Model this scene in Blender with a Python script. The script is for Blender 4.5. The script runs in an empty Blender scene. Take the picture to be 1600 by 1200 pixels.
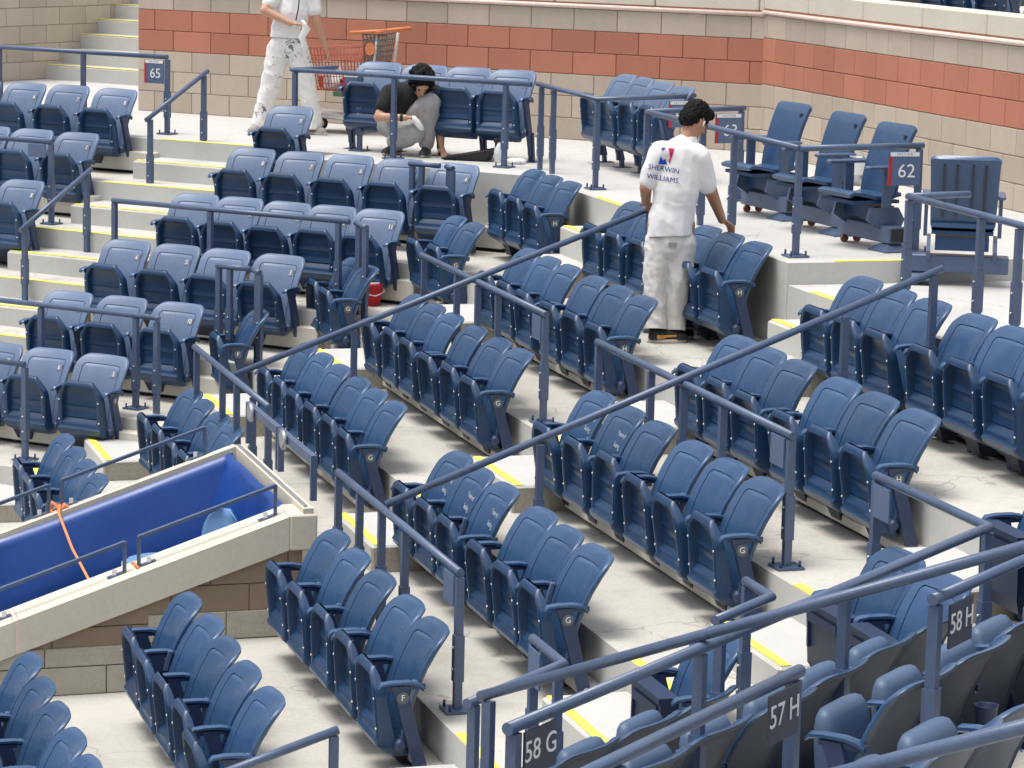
import bpy, bmesh, math, random
from mathutils import Vector, Matrix, noise
from mathutils.bvhtree import BVHTree
random.seed(7)
R = math.radians
SC = bpy.context.scene
COL = SC.collection

# ------------------------------------------------------------------ camera, sky, sun, exposure
cd = bpy.data.cameras.new('camera')
cd.sensor_width = 36.0
cd.lens = 36.0 * 4600 / 1600
cd.clip_end = 500
cam = bpy.data.objects.new('camera', cd)
COL.objects.link(cam)
PITCH, ROLL, CAMZ = R(9.690753), R(1.358178), 2.34425
cp, sp, cr, sr = math.cos(PITCH), math.sin(PITCH), math.cos(ROLL), math.sin(ROLL)
rx = Vector((1, 0, 0)); dn = Vector((0, -sp, -cp)); fw = Vector((0, cp, -sp))
ax = rx * cr - dn * sr
ad = rx * sr + dn * cr
cam.matrix_world = Matrix(((ax.x, -ad.x, -fw.x, 0), (ax.y, -ad.y, -fw.y, 0), (ax.z, -ad.z, -fw.z, CAMZ), (0, 0, 0, 1)))
SC.camera = cam

SUN_EL, SUN_AZ = 74.0, -105.0          # azimuth clockwise from +Y
wd = bpy.data.worlds.new('World'); SC.world = wd; wd.use_nodes = True
wn = wd.node_tree; wn.nodes.clear()
sky = wn.nodes.new('ShaderNodeTexSky'); sky.sky_type = 'NISHITA'; sky.sun_disc = False
sky.sun_elevation = R(SUN_EL); sky.sun_rotation = R(SUN_AZ); sky.dust_density = 4.0; sky.air_density = 1.0
hs = wn.nodes.new('ShaderNodeHueSaturation'); hs.inputs['Saturation'].default_value = 0.28
bg = wn.nodes.new('ShaderNodeBackground'); bg.inputs['Strength'].default_value = 0.15
wo = wn.nodes.new('ShaderNodeOutputWorld')
wn.links.new(sky.outputs[0], hs.inputs['Color']); wn.links.new(hs.outputs[0], bg.inputs[0]); wn.links.new(bg.outputs[0], wo.inputs[0])

sl = bpy.data.lights.new('sun', 'SUN'); sl.energy = 1.25; sl.angle = R(24); sl.color = (1.0, 0.955, 0.89)
so = bpy.data.objects.new('sun', sl); COL.objects.link(so)
sd = Vector((math.sin(R(SUN_AZ)) * math.cos(R(SUN_EL)), math.cos(R(SUN_AZ)) * math.cos(R(SUN_EL)), math.sin(R(SUN_EL))))
so.rotation_euler = (-sd).to_track_quat('-Z', 'Y').to_euler()
SC.view_settings.view_transform = 'Standard'
SC.view_settings.look = 'None'
SC.view_settings.exposure = 0.72
SC.view_settings.gamma = 1.0

# ------------------------------------------------------------------ materials
MATS = {}
def lin(h):
    h = h.lstrip('#'); c = [int(h[i:i + 2], 16) / 255 for i in (0, 2, 4)]
    return tuple(x / 12.92 if x <= 0.04045 else ((x + 0.055) / 1.055) ** 2.4 for x in c)
def mat(name, col, rough=0.5, metal=0.0, n1=1.5, n2=25.0, var=0.1, bump=0.0, bscale=60.0, stain=0.0, stain_col=None, rand=0.0, spec=0.5, rvar=0.0, emit=None, stretch=None, crack=0.0):
    if name in MATS: return MATS[name]
    m = bpy.data.materials.new(name); m.use_nodes = True; MATS[name] = m
    nt = m.node_tree; N = nt.nodes; L = nt.links
    b = N['Principled BSDF']; b.inputs['Roughness'].default_value = rough; b.inputs['Metallic'].default_value = metal
    b.inputs['Specular IOR Level'].default_value = spec
    geo = N.new('ShaderNodeNewGeometry'); pos = geo.outputs['Position']
    if stretch:
        mp = N.new('ShaderNodeMapping'); mp.inputs['Scale'].default_value = stretch; L.new(pos, mp.inputs[0]); pos2 = mp.outputs[0]
    else: pos2 = pos
    na = N.new('ShaderNodeTexNoise'); na.inputs['Scale'].default_value = n1; na.inputs['Detail'].default_value = 6; na.inputs['Roughness'].default_value = .6; L.new(pos2, na.inputs['Vector'])
    nb = N.new('ShaderNodeTexNoise'); nb.inputs['Scale'].default_value = n2; nb.inputs['Detail'].default_value = 4; L.new(pos, nb.inputs['Vector'])
    ad_ = N.new('ShaderNodeMath'); ad_.operation = 'ADD'; L.new(na.outputs[0], ad_.inputs[0]); L.new(nb.outputs[0], ad_.inputs[1])
    mr = N.new('ShaderNodeMapRange'); mr.inputs[1].default_value = 0.6; mr.inputs[2].default_value = 1.4; mr.inputs[3].default_value = 1 - var; mr.inputs[4].default_value = 1 + var; L.new(ad_.outputs[0], mr.inputs[0])
    val = mr.outputs[0]
    if rand:
        oi = N.new('ShaderNodeObjectInfo'); m2 = N.new('ShaderNodeMapRange'); m2.inputs[3].default_value = 1 - rand; m2.inputs[4].default_value = 1 + rand; L.new(oi.outputs['Random'], m2.inputs[0])
        mm = N.new('ShaderNodeMath'); mm.operation = 'MULTIPLY'; L.new(val, mm.inputs[0]); L.new(m2.outputs[0], mm.inputs[1]); val = mm.outputs[0]
    mx = N.new('ShaderNodeMix'); mx.data_type = 'RGBA'; mx.blend_type = 'MULTIPLY'; mx.inputs[0].default_value = 1
    mx.inputs[6].default_value = (*col, 1); L.new(val, mx.inputs[7])
    out = mx.outputs[2]
    if stain:
        nc = N.new('ShaderNodeTexNoise'); nc.inputs['Scale'].default_value = 2.2; nc.inputs['Detail'].default_value = 9; nc.inputs['Roughness'].default_value = .72; L.new(pos2, nc.inputs['Vector'])
        rp = N.new('ShaderNodeMapRange'); rp.inputs[1].default_value = .5; rp.inputs[2].default_value = .78; rp.inputs[4].default_value = stain; L.new(nc.outputs[0], rp.inputs[0])
        m3 = N.new('ShaderNodeMix'); m3.data_type = 'RGBA'; L.new(rp.outputs[0], m3.inputs[0]); L.new(out, m3.inputs[6]); m3.inputs[7].default_value = (*(stain_col or tuple(x * .5 for x in col)), 1); out = m3.outputs[2]
    if crack:
        nz = N.new('ShaderNodeTexNoise'); nz.inputs['Scale'].default_value = 3.5; nz.inputs['Detail'].default_value = 5; L.new(pos, nz.inputs['Vector'])
        ma = N.new('ShaderNodeVectorMath'); ma.operation = 'MULTIPLY_ADD'; L.new(nz.outputs['Color'], ma.inputs[0]); ma.inputs[1].default_value = (.5, .5, .5); L.new(pos, ma.inputs[2])
        vo = N.new('ShaderNodeTexVoronoi'); vo.feature = 'DISTANCE_TO_EDGE'; vo.inputs['Scale'].default_value = .75; L.new(ma.outputs[0], vo.inputs['Vector'])
        cm = N.new('ShaderNodeMapRange'); cm.inputs[1].default_value = .003; cm.inputs[2].default_value = .0075; cm.inputs[3].default_value = crack; cm.inputs[4].default_value = 0; L.new(vo.outputs['Distance'], cm.inputs[0])
        sp_ = N.new('ShaderNodeTexNoise'); sp_.inputs['Scale'].default_value = 38; sp_.inputs['Detail'].default_value = 2; L.new(pos, sp_.inputs['Vector'])
        s2 = N.new('ShaderNodeMapRange'); s2.inputs[1].default_value = .70; s2.inputs[2].default_value = .76; s2.inputs[4].default_value = .5; L.new(sp_.outputs[0], s2.inputs[0])
        mxm = N.new('ShaderNodeMath'); mxm.operation = 'MAXIMUM'; L.new(cm.outputs[0], mxm.inputs[0]); L.new(s2.outputs[0], mxm.inputs[1])
        m5 = N.new('ShaderNodeMix'); m5.data_type = 'RGBA'; L.new(mxm.outputs[0], m5.inputs[0]); L.new(out, m5.inputs[6]); m5.inputs[7].default_value = (*tuple(x * .42 for x in col), 1); out = m5.outputs[2]
    L.new(out, b.inputs['Base Color'])
    if rvar:
        m4 = N.new('ShaderNodeMapRange'); m4.inputs[1].default_value = .3; m4.inputs[2].default_value = .7; m4.inputs[3].default_value = rough - rvar; m4.inputs[4].default_value = rough + rvar; L.new(na.outputs[0], m4.inputs[0]); L.new(m4.outputs[0], b.inputs['Roughness'])
    if bump:
        nd = N.new('ShaderNodeTexNoise'); nd.inputs['Scale'].default_value = bscale; nd.inputs['Detail'].default_value = 5; L.new(pos, nd.inputs['Vector'])
        bp = N.new('ShaderNodeBump'); bp.inputs['Strength'].default_value = bump; bp.inputs['Distance'].default_value = .01; L.new(nd.outputs[0], bp.inputs['Height']); L.new(bp.outputs[0], b.inputs['Normal'])
    return m
SEATF = mat('seat_plastic_pale', (0.098, 0.146, 0.245), .40, var=.10, n1=4, n2=30, rand=.10, stain=.16, stain_col=(.24, .27, .32))  # lighter, greyer blue used on some seat backs and the clips
SEAT = mat('seat_plastic', (0.030, 0.074, 0.162), .27, var=.10, n1=4, n2=30, rand=.14, rvar=.03, stain=.06, stain_col=(.13, .16, .21))
REAR = mat('rear_shell', (0.085, 0.105, 0.140), .5, var=.12, n1=4, n2=30)
BOXN = mat('box_pan_navy', (0.007, 0.022, 0.066), .5, var=.1)
BOLS = mat('dusty_plastic', (0.062, 0.104, 0.185), .5, var=.10, n1=4, n2=30, rand=.08)
PAN = mat('pan_plastic', (0.012, 0.044, 0.112), .34, var=.10, n1=4, n2=30, rand=.12, stain=.08, stain_col=(.09, .11, .15))
NAVY = mat('navy_steel', (0.028, 0.046, 0.110), .42, var=.10, n1=8, n2=60, bump=.04, bscale=150)
RAIL = mat('rail_paint', (0.072, 0.106, 0.186), .34, var=.14, n1=6, n2=50, bump=.08, bscale=110, rvar=.09, stain=.14, stain_col=(.20, .23, .28))
DARK = mat('dark_bracket', (0.018, 0.024, 0.05), .5)
BLACK = mat('shadow_black', (0.012, 0.012, 0.012), .8)  # near-black standing in for the shade below the seat beams
BOLT = mat('bolt_zinc', (0.75, 0.76, 0.78), .35, metal=.3)
CONC = mat('tread_concrete', (0.495, 0.478, 0.435), .85, var=.12, n1=2.0, n2=45, bump=.12, bscale=90, stain=.55, stain_col=(.33, .30, .25), spec=.3, crack=.5)
PLATC = mat('platform_concrete', (0.50, 0.493, 0.472), .82, var=.07, n1=1.2, n2=45, bump=.08, bscale=90, stain=.35, stain_col=(.38, .365, .33), spec=.3, crack=.3)
RISER = mat('riser_paint', (0.50, 0.50, 0.475), .8, var=.07, n1=2, n2=40, bump=.1, bscale=70, stain=.15, spec=.3)
STEP = mat('step_concrete', (0.49, 0.485, 0.465), .82, var=.07, n1=3, n2=50, bump=.1, bscale=80, stain=.15, spec=.3)
RAWC = mat('raw_concrete', (0.36, 0.335, 0.28), .92, var=.22, n1=6, n2=60, bump=.5, bscale=45, stain=.3, spec=.2)
BEAM = mat('beam_cream', (0.60, 0.57, 0.50), .7, var=.07, n1=3, stain=.15)
YEL = mat('yellow_paint', (0.88, 0.80, 0.10), .7, var=.08, n1=8, n2=60, stain=.15, stain_col=(.7, .62, .3))
TAN = mat('block_tan', (0.465, 0.395, 0.322), .9, var=.09, n1=2.5, n2=70, bump=.25, bscale=120, rand=.10, stain=.30, stain_col=(.33, .29, .25), spec=.2, stretch=(1, 1, .3))
RED = mat('block_red', (0.43, 0.178, 0.118), .9, var=.09, n1=2.5, n2=70, bump=.25, bscale=120, rand=.09, stain=.22, stain_col=(.33, .14, .10), spec=.2, stretch=(1, 1, .3))
BROWN = mat('block_brown', (0.27, 0.205, 0.15), .9, var=.08, n1=2.5, n2=70, bump=.25, bscale=130, rand=.05, spec=.2)
GREYB = mat('block_grey', (0.40, 0.375, 0.315), .92, var=.14, n1=10, n2=90, bump=.5, bscale=70, rand=.05, spec=.2)
MORT = mat('mortar', (0.37, 0.31, 0.25), .95, var=.1)
MORTR = mat('mortar_red', (0.28, 0.11, 0.07), .95, var=.1)
COPING = mat('coping_concrete', (0.60, 0.56, 0.465), .85, var=.08, n1=1.6, n2=40, bump=.12, bscale=70, stain=.28, stain_col=(.42, .39, .33), spec=.3)
SEAL = mat('sealant_pink', (0.72, 0.58, 0.52), .6, var=.1, n1=8)
WHITE = mat('white_paint', (0.80, 0.80, 0.79), .5, var=.04)
INK = mat('black_ink', (0.02, 0.02, 0.025), .6)
SIGNM = mat('sign_blue', (0.095, 0.14, 0.24), .4, var=.06)
ROWS = mat('row_sign_slate', (0.055, 0.062, 0.09), .45, var=.08)
SIGNR = mat('sign_red', (0.45, 0.02, 0.035), .5)
PLATE = mat('number_plate_grey', (0.17, 0.20, 0.25), .4, var=.08)
BADGE = mat('badge_dark', (0.10, 0.12, 0.14), .5)
STENCIL = mat('faded_stencil', (0.34, 0.40, 0.50), .6, var=.3, n2=120)
TARP = mat('tarp_blue', (0.008, 0.055, 0.26), .36, var=.12, n1=3, bump=.15, bscale=9, rvar=.06)
ROPE = mat('rope_orange', (0.80, 0.26, 0.10), .8, var=.2, n2=200)
LBLUE = mat('pale_blue_plastic', (0.13, 0.27, 0.50), .4)
STEEL = mat('grey_steel', (0.42, 0.43, 0.45), .35, metal=.6, var=.1)
RUBBER = mat('rubber', (0.03, 0.03, 0.03), .7)
RUST = mat('rusty_caster', (0.16, 0.06, 0.04), .7, var=.3)
REDP = mat('red_plastic', (0.62, 0.025, 0.035), .4)
ORANGE = mat('cart_orange', (0.44, 0.11, 0.065), .5, var=.2)
ORAPL = mat('handle_orange', (0.62, 0.20, 0.08), .5, var=.1)
CARTG = mat('cart_grey', (0.16, 0.13, 0.11), .5, var=.2)
TRAYG = mat('cart_tray', (0.50, 0.49, 0.46), .5, var=.1)
TIN = mat('paint_tin', (0.62, 0.62, 0.62), .3, metal=.5, var=.08)
LABELW = mat('tin_label', (0.78, 0.77, 0.75), .5)
SKIN = mat('skin', (0.42, 0.205, 0.125), .5, var=.07, n1=10, n2=60)
SKIN2 = mat('skin_light', (0.52, 0.29, 0.19), .5, var=.07, n1=10, n2=60)
HAIR = mat('hair', (0.007, 0.006, 0.006), .75, var=.3, n1=30, n2=120, bump=.5, bscale=90, spec=.2)
TEE = mat('white_cotton', (0.80, 0.79, 0.79), .9, var=.04, n1=6, bump=.12, bscale=14, spec=.2)
TROU = mat('white_canvas', (0.74, 0.72, 0.685), .9, var=.06, n1=6, bump=.25, bscale=18, spec=.2)
TROUP = mat('paint_stained_canvas', (0.75, 0.74, 0.72), .9, var=.05, n1=6, bump=.2, bscale=18, stain=0, spec=.2)
BTEE = mat('black_cotton', (0.014, 0.014, 0.016), .9, var=.1, bump=.12, bscale=14)
GREYT = mat('grey_fleece', (0.36, 0.355, 0.345), .95, var=.16, n1=12, n2=60, bump=.25, bscale=18)
SHOE = mat('shoe_black', (0.022, 0.022, 0.024), .6)
SHOEG = mat('shoe_grey', (0.30, 0.27, 0.24), .7, var=.15, n1=20)
SOLE = mat('sole_pale', (0.55, 0.50, 0.44), .8, var=.15)
FLAME = mat('shoe_flame', (0.75, 0.32, 0.06), .7, var=.4, n1=40)
CLEAR = mat('clear_plastic', (0.72, 0.75, 0.76), .15)
GREENP = mat('green_plastic', (0.05, 0.16, 0.09), .5)
MIX = [mat('pack_blue', (0.08, 0.16, 0.5), .4), mat('pack_dark', (0.09, 0.02, 0.03), .5), mat('pack_white', (0.75, 0.75, 0.75), .4), mat('pack_red', (0.5, 0.05, 0.05), .4)]
BLUEL = mat('logo_blue', (0.012, 0.07, 0.52), .8)
REDL = mat('logo_red', (0.62, 0.02, 0.11), .8)
NAVYL = mat('logo_navy', (0.02, 0.04, 0.26), .8)

def paint_splats(m):      # dark dried paint on the painter's trousers
    nt = m.node_tree; N = nt.nodes; L = nt.links; b = N['Principled BSDF']
    src = b.inputs['Base Color'].links[0].from_socket
    g = N.new('ShaderNodeNewGeometry'); n = N.new('ShaderNodeTexNoise'); n.inputs['Scale'].default_value = 13; n.inputs['Detail'].default_value = 4; n.inputs['Distortion'].default_value = 2.2; L.new(g.outputs['Position'], n.inputs['Vector'])
    n2 = N.new('ShaderNodeTexNoise'); n2.inputs['Scale'].default_value = 3.2; L.new(g.outputs['Position'], n2.inputs['Vector']); mu = N.new('ShaderNodeMath'); mu.operation = 'MULTIPLY'; L.new(n.outputs[0], mu.inputs[0]); L.new(n2.outputs[0], mu.inputs[1])
    r = N.new('ShaderNodeMapRange'); r.inputs[1].default_value = .345; r.inputs[2].default_value = .365; L.new(mu.outputs[0], r.inputs[0])
    mx = N.new('ShaderNodeMix'); mx.data_type = 'RGBA'; L.new(r.outputs[0], mx.inputs[0]); L.new(src, mx.inputs[6]); mx.inputs[7].default_value = (.20, .20, .22, 1); L.new(mx.outputs[2], b.inputs['Base Color'])
paint_splats(TROUP)

# ------------------------------------------------------------------ mesh helpers
class MB:
    def __init__(s): s.v = []; s.f = []; s.sm = []
    def add(s, vs, fs, smooth=False):
        o = len(s.v); s.v += [tuple(v) for v in vs]; s.f += [tuple(i + o for i in f) for f in fs]; s.sm += [smooth] * len(fs); return s
    def box(s, x0, x1, y0, y1, z0, z1, M=None, bev=0.0):
        if bev:
            b = bev; vs = []
            for z, i in ((z0, b), (z0 + b, 0), (z1 - b, 0), (z1, b)):
                for (xa, ya) in ((x0 + i, y0 + b + i), (x0 + b + i, y0 + i), (x1 - b - i, y0 + i), (x1 - i, y0 + b + i), (x1 - i, y1 - b - i), (x1 - b - i, y1 - i), (x0 + b + i, y1 - i), (x0 + i, y1 - b - i)): vs.append((xa, ya, z))
            fs = [tuple(range(7, -1, -1)), tuple(range(24, 32))]
            for r in range(3):
                for k in range(8): fs.append((r * 8 + k, r * 8 + (k + 1) % 8, (r + 1) * 8 + (k + 1) % 8, (r + 1) * 8 + k))
        else:
            vs = [(x, y, z) for z in (z0, z1) for x, y in ((x0, y0), (x1, y0), (x1, y1), (x0, y1))]
            fs = [(3, 2, 1, 0), (4, 5, 6, 7), (0, 1, 5, 4), (1, 2, 6, 5), (2, 3, 7, 6), (3, 0, 4, 7)]
        if M: vs = [M @ Vector(v) for v in vs]
        return s.add(vs, fs)
    def prism(s, poly, z0, z1):     # poly ccw in xy
        n = len(poly); vs = [(p[0], p[1], z0) for p in poly] + [(p[0], p[1], z1) for p in poly]
        fs = [tuple(range(n - 1, -1, -1)), tuple(range(n, 2 * n))] + [(i, (i + 1) % n, n + (i + 1) % n, n + i) for i in range(n)]
        return s.add(vs, fs)
    def loft(s, rings, close=True, cap0=True, cap1=True, smooth=True):
        n = len(rings[0]); vs = [p for r in rings for p in r]; fs = []
        for a in range(len(rings) - 1):
            for i in range(n if close else n - 1):
                j = (i + 1) % n; fs.append((a * n + i, a * n + j, (a + 1) * n + j, (a + 1) * n + i))
        s.add(vs, fs, smooth)
        if cap0: s.add(rings[0], [tuple(range(n - 1, -1, -1))])
        if cap1: s.add(rings[-1], [tuple(range(n))])
        return s
    def tube(s, pts, r, n=10, smooth=True, flat=None):
        pts = [Vector(p) for p in pts]; rings = []
        for i, p in enumerate(pts):
            if i == 0: t = pts[1] - p
            elif i == len(pts) - 1: t = p - pts[-2]
            else: t = (pts[i + 1] - p).normalized() + (p - pts[i - 1]).normalized()
            t.normalize(); up = Vector((0, 0, 1)) if abs(t.z) < .95 else Vector((0, 1, 0))
            a = t.cross(up).normalized(); b = a.cross(t).normalized()
            k = 1.0
            if 0 < i < len(pts) - 1:
                c = max(.35, t.dot((pts[i + 1] - p).normalized())); k = 1 / c
            rr = r[i] if isinstance(r, (list, tuple)) else r
            ra, rb = (rr, rr) if flat is None else (rr, rr * flat)
            rings.append([p + a * (math.cos(2 * math.pi * q / n) * ra * k) + b * (math.sin(2 * math.pi * q / n) * rb) for q in range(n)])
        return s.loft(rings, smooth=smooth)
    def bar(s, p, q, w, h, up=(0, 0, 1)):      # rectangular bar from p to q
        p = Vector(p); q = Vector(q); t = (q - p).normalized(); u = Vector(up)
        if abs(t.dot(u)) > .98: u = Vector((0, 1, 0))
        a = t.cross(u).normalized(); b = a.cross(t).normalized()
        c = [a * (i * w / 2) + b * (j * h / 2) for i, j in ((-1, -1), (1, -1), (1, 1), (-1, 1))]
        return s.loft([[p + x for x in c], [q + x for x in c]], smooth=False)
    def mesh(s, name, fix=True):
        m = bpy.data.meshes.new(name); m.from_pydata(s.v, [], s.f)
        if any(s.sm): m.polygons.foreach_set('use_smooth', s.sm)
        if fix:
            b = bmesh.new(); b.from_mesh(m); bmesh.ops.remove_doubles(b, verts=b.verts, dist=1e-5); bmesh.ops.recalc_face_normals(b, faces=b.faces); b.to_mesh(m); b.free()
        m.update(); return m
def link(name, me, material=None, parent=None, M=None, label=None, cat=None, group=None, kind=None):
    o = bpy.data.objects.new(name, me); COL.objects.link(o)
    if material and me and not me.materials: me.materials.append(material)
    if parent: o.parent = parent
    if M is not None: o.matrix_local = M
    if label: o['label'] = label
    if cat: o['category'] = cat
    if group: o['group'] = group
    if kind: o['kind'] = kind
    return o
def empty(name, M, label=None, cat=None, group=None):
    return link(name, None, None, None, M, label, cat, group)
def mk(name, mb, material, parent=None, **k): return link(name, mb.mesh(name), material, parent, **k)
def auto(me, ang=35):
    me.polygons.foreach_set('use_smooth', [True] * len(me.polygons))
    try: me.set_sharp_from_angle(angle=R(ang))
    except Exception: pass
    return me
TXT = {}
def text_mesh(t, size, depth=.0015, align='CENTER'):
    k = (t, size, depth)
    if k in TXT: return TXT[k]
    c = bpy.data.curves.new('t', 'FONT'); c.body = t; c.size = size; c.extrude = depth; c.align_x = align; c.align_y = 'CENTER'; c.resolution_u = 3
    o = bpy.data.objects.new('t', c); COL.objects.link(o)
    dg = bpy.context.evaluated_depsgraph_get(); me = bpy.data.meshes.new_from_object(o.evaluated_get(dg))
    bpy.data.objects.remove(o); me.name = 'lettering'; TXT[k] = me; return me
def frame(o, x, y, z=None):
    x = Vector(x).normalized(); y = Vector(y); y = (y - x * y.dot(x)).normalized(); z = x.cross(y)
    return Matrix(((x.x, y.x, z.x, o[0]), (x.y, y.y, z.y, o[1]), (x.z, y.z, z.z, o[2]), (0, 0, 0, 1)))

# ------------------------------------------------------------------ layout frames (u along the row, c up the stand)
class Fr:
    def __init__(s, deg): s.a = R(deg); s.d = Vector((math.cos(s.a), math.sin(s.a), 0)); s.n = Vector((-math.sin(s.a), math.cos(s.a), 0))
    def p(s, u, c, z=0): return s.d * u + s.n * c + Vector((0, 0, z))
    def M(s, u, c, z, rot=0): return Matrix.Translation(s.p(u, c, z)) @ Matrix.Rotation(s.a + R(rot), 4, 'Z')
FB, FC, FE = Fr(-29), Fr(-72.7), Fr(-121.5)
T = {6: 0, 5: -.316, 4: -.632, 3: -.948, 2: -1.264, 1: -1.58, 0: -1.862, -1: -2.13, -2: -2.40, -3: -2.65}
eB = {6: 21.4, 5: 20.55, 4: 19.62, 3: 18.84, 2: 18.02, 1: 17.1, 0: 16.3, -1: 15.5, -2: 14.7}
eC = {6: 7.9, 5: 7.16, 4: 6.215, 3: 5.39, 2: 4.565, 1: 3.72, 0: 2.86, -1: 2.02, -2: 1.2}
eE = {6: -2.15, 5: -2.95, 4: -3.75, 3: -4.60, 2: -5.38, 1: -6.10, 0: -6.85, -1: -7.6, -2: -8.3}
cB = {5: 21.5, 4: 20.6, 3: 19.72, 2: 18.94, 1: 18.12, 0: 17.2}
cC = {4: 7.14, 3: 6.315, 2: 5.49, 1: 4.665, 0: 3.76, -1: 2.94, -2: 2.09}
cE = {4: -2.96, 3: -3.76, 2: -4.52, 1: -5.28, 0: -6.0}
def isect(fa, ca, fb, cb):
    a, b = fa.n, fb.n; det = a.x * b.y - a.y * b.x
    return Vector(((ca * b.y - cb * a.y) / det, (a.x * cb - b.x * ca) / det, 0))

def struct(name, mb, m, smooth=False): return link(name, mb.mesh(name), m, kind='structure')
VU0, VU1 = -17.52, -15.70          # entrance well between these along-row positions, below c 3.68
def slab(name, poly, z, zb, m):
    a = sum(poly[i].x * poly[(i + 1) % len(poly)].y - poly[(i + 1) % len(poly)].x * poly[i].y for i in range(len(poly)))
    if a < 0: poly = poly[::-1]
    o = struct(name, MB().prism(poly, zb, z), m); o.data.materials.append(RISER)
    for p in o.data.polygons:
        if abs(p.normal.z) < .5: p.material_index = 1
    return o
for k in range(4, -3, -1):
    z, zb = T[k], T[k] - .55
    lb = -22.0
    b1, b2 = isect(FB, eB[k], FC, eC[k]), isect(FC, eC[k], FE, eE[k])
    t1 = isect(FB, (eB[k + 1] if k < 4 else 20.8) + .04, FC, eC[k + 1] + .04); t2 = isect(FC, eC[k + 1] + .04, FE, eE[k + 1] + .04)
    ubk = eB[k + 1] + .04 if k < 4 else 20.84
    if k >= 1:
        poly = [FB.p(lb, eB[k]), b1, b2, FE.p(-2, eE[k]), FE.p(-2, eE[k + 1] + .04), t2, t1, FB.p(lb, ubk)]
        slab('tread', poly, z, zb, CONC)
    else:
        slab('tread', [FB.p(lb, eB[k]), b1, FC.p(VU0, eC[k]), FC.p(VU0, min(eC[k + 1] + .04, 3.68)), t1, FB.p(lb, ubk)], z, zb, CONC)
        slab('tread', [FC.p(VU1, eC[k]), b2, FE.p(-2, eE[k]), FE.p(-2, eE[k + 1] + .04), t2, FC.p(VU1, min(eC[k + 1] + .04, 3.75))], z, zb, CONC)
# upper tread beside the stairs and in the near right block
slab('tread', [FB.p(-22, eB[5]), FB.p(-13.6, eB[5]), FB.p(-13.6, eB[6] + .04), FB.p(-22, eB[6] + .04)], T[5], T[5] - .5, CONC)
slab('tread', [isect(FC, 7.6, FE, eE[5]), FE.p(-2, eE[5]), FE.p(-2, eE[5] + 2.0), isect(FC, 7.6, FE, eE[5] + 2.0)], T[5], T[5] - .5, CONC)
# platform with a lower step on the right
PB = isect(FB, 20.8, FC, 7.16)
slab('platform', [FB.p(-24, eB[6]), FB.p(-13.6, eB[6]), FB.p(-13.6, 20.8), PB, FC.p(-17.17, 7.16), FC.p(-17.17, 16), Vector((8, 40, 0)), Vector((-14, 44, 0)), FB.p(-24, 30)], 0, -.95, PLATC)
slab('platform', [FC.p(-17.18, 7.165), FC.p(-8.2, 7.165), FC.p(-8.2, 16), FC.p(-17.18, 16)], -.14, -.9, PLATC)
struct('ground', MB().box(-60, 60, -5, 90, -3.6, -3.55), CONC)

bowl = MB(); NB = 40  # unseen stadium bowl, added to darken low sky light and seat reflections
ringp = [[(r_ * math.sin(R(150 + 220 * i / NB)) - 2, r_ * math.cos(R(150 + 220 * i / NB)) + 12, z) for i in range(NB + 1)] for r_, z in ((34, -3.5), (48, 6), (50, 9), (72, 26), (73, 27))]
bowl.loft(ringp, close=False, cap0=False, cap1=False, smooth=False)
struct('far_stands', bowl, mat('far_seat_blue', (0.075, 0.095, 0.14), .6, var=.3, n1=.4, n2=3))
# aisle steps: half-height blocks with yellow nosings
def nosing(fr, u0, u1, c, z, parent=None):
    mb = MB(); M = fr.M(0, 0, 0); mb.box(u0, u1, c + .004, c + .055, z + .002, z + .006, M)
    return mb.mesh('nosing')
def step_block(fr, u0, u1, c0, c1, z0, z1):
    M = fr.M(0, 0, 0); o = struct('step', MB().box(u0, u1, c0, c1 + .03, z0 - .02, z1, M, bev=.012), STEP)
    o.data.materials.append(RISER); o.data.materials.append(RAWC)
    d2 = fr.d
    for p in o.data.polygons:
        if abs(p.normal.z) < .5: p.material_index = 2 if p.normal.dot(d2) > .7 else 1
    link('nosing', nosing(fr, u0 + .02, u1 - .02, c0 + .015, z1), YEL, o)
def aisle(fr, ed, u0, u1, ks, nose=True):
    for k in ks:
        mid = (ed[k] + ed[k + 1]) / 2
        h = (T[k] + T[k + 1]) / 2
        step_block(fr, u0, u1, mid, ed[k + 1], T[k], h)
        if nose:
            o = link('nosing', nosing(fr, u0, u1, ed[k + 1], T[k + 1]), YEL, kind='structure')
aisle(FB, eB, -15.5, -14.28, (-1, 0, 1, 2, 3, 4, 5))
aisle(FC, eC, -21.0, -20.12, (-1, 0, 1, 2, 3))
aisle(FC, eC, -16.82, -15.92, (1, 2, 3))
aisle(FC, eC, -12.72, -11.86, (-1, 0, 1, 2, 3))
for u0, u1, top in ((-16.82, -15.92, -.14), (-12.72, -11.86, -.14), (-21.0, -20.12, 0)):
    n = 3
    for i in range(1, n):
        c0 = 6.62 + .27 * (i - 1); step_block(FC, u0, u1, c0, 7.15, T[4], T[4] + (top - T[4]) * i / n)
    link('nosing', nosing(FC, u0, u1, 7.16 if top == 0 else 7.165, top), YEL, kind='structure')
link('nosing', nosing(Fr(-72.7 + 90), 7.5, 8.4, 17.175, 0), YEL, kind='structure')

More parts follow.
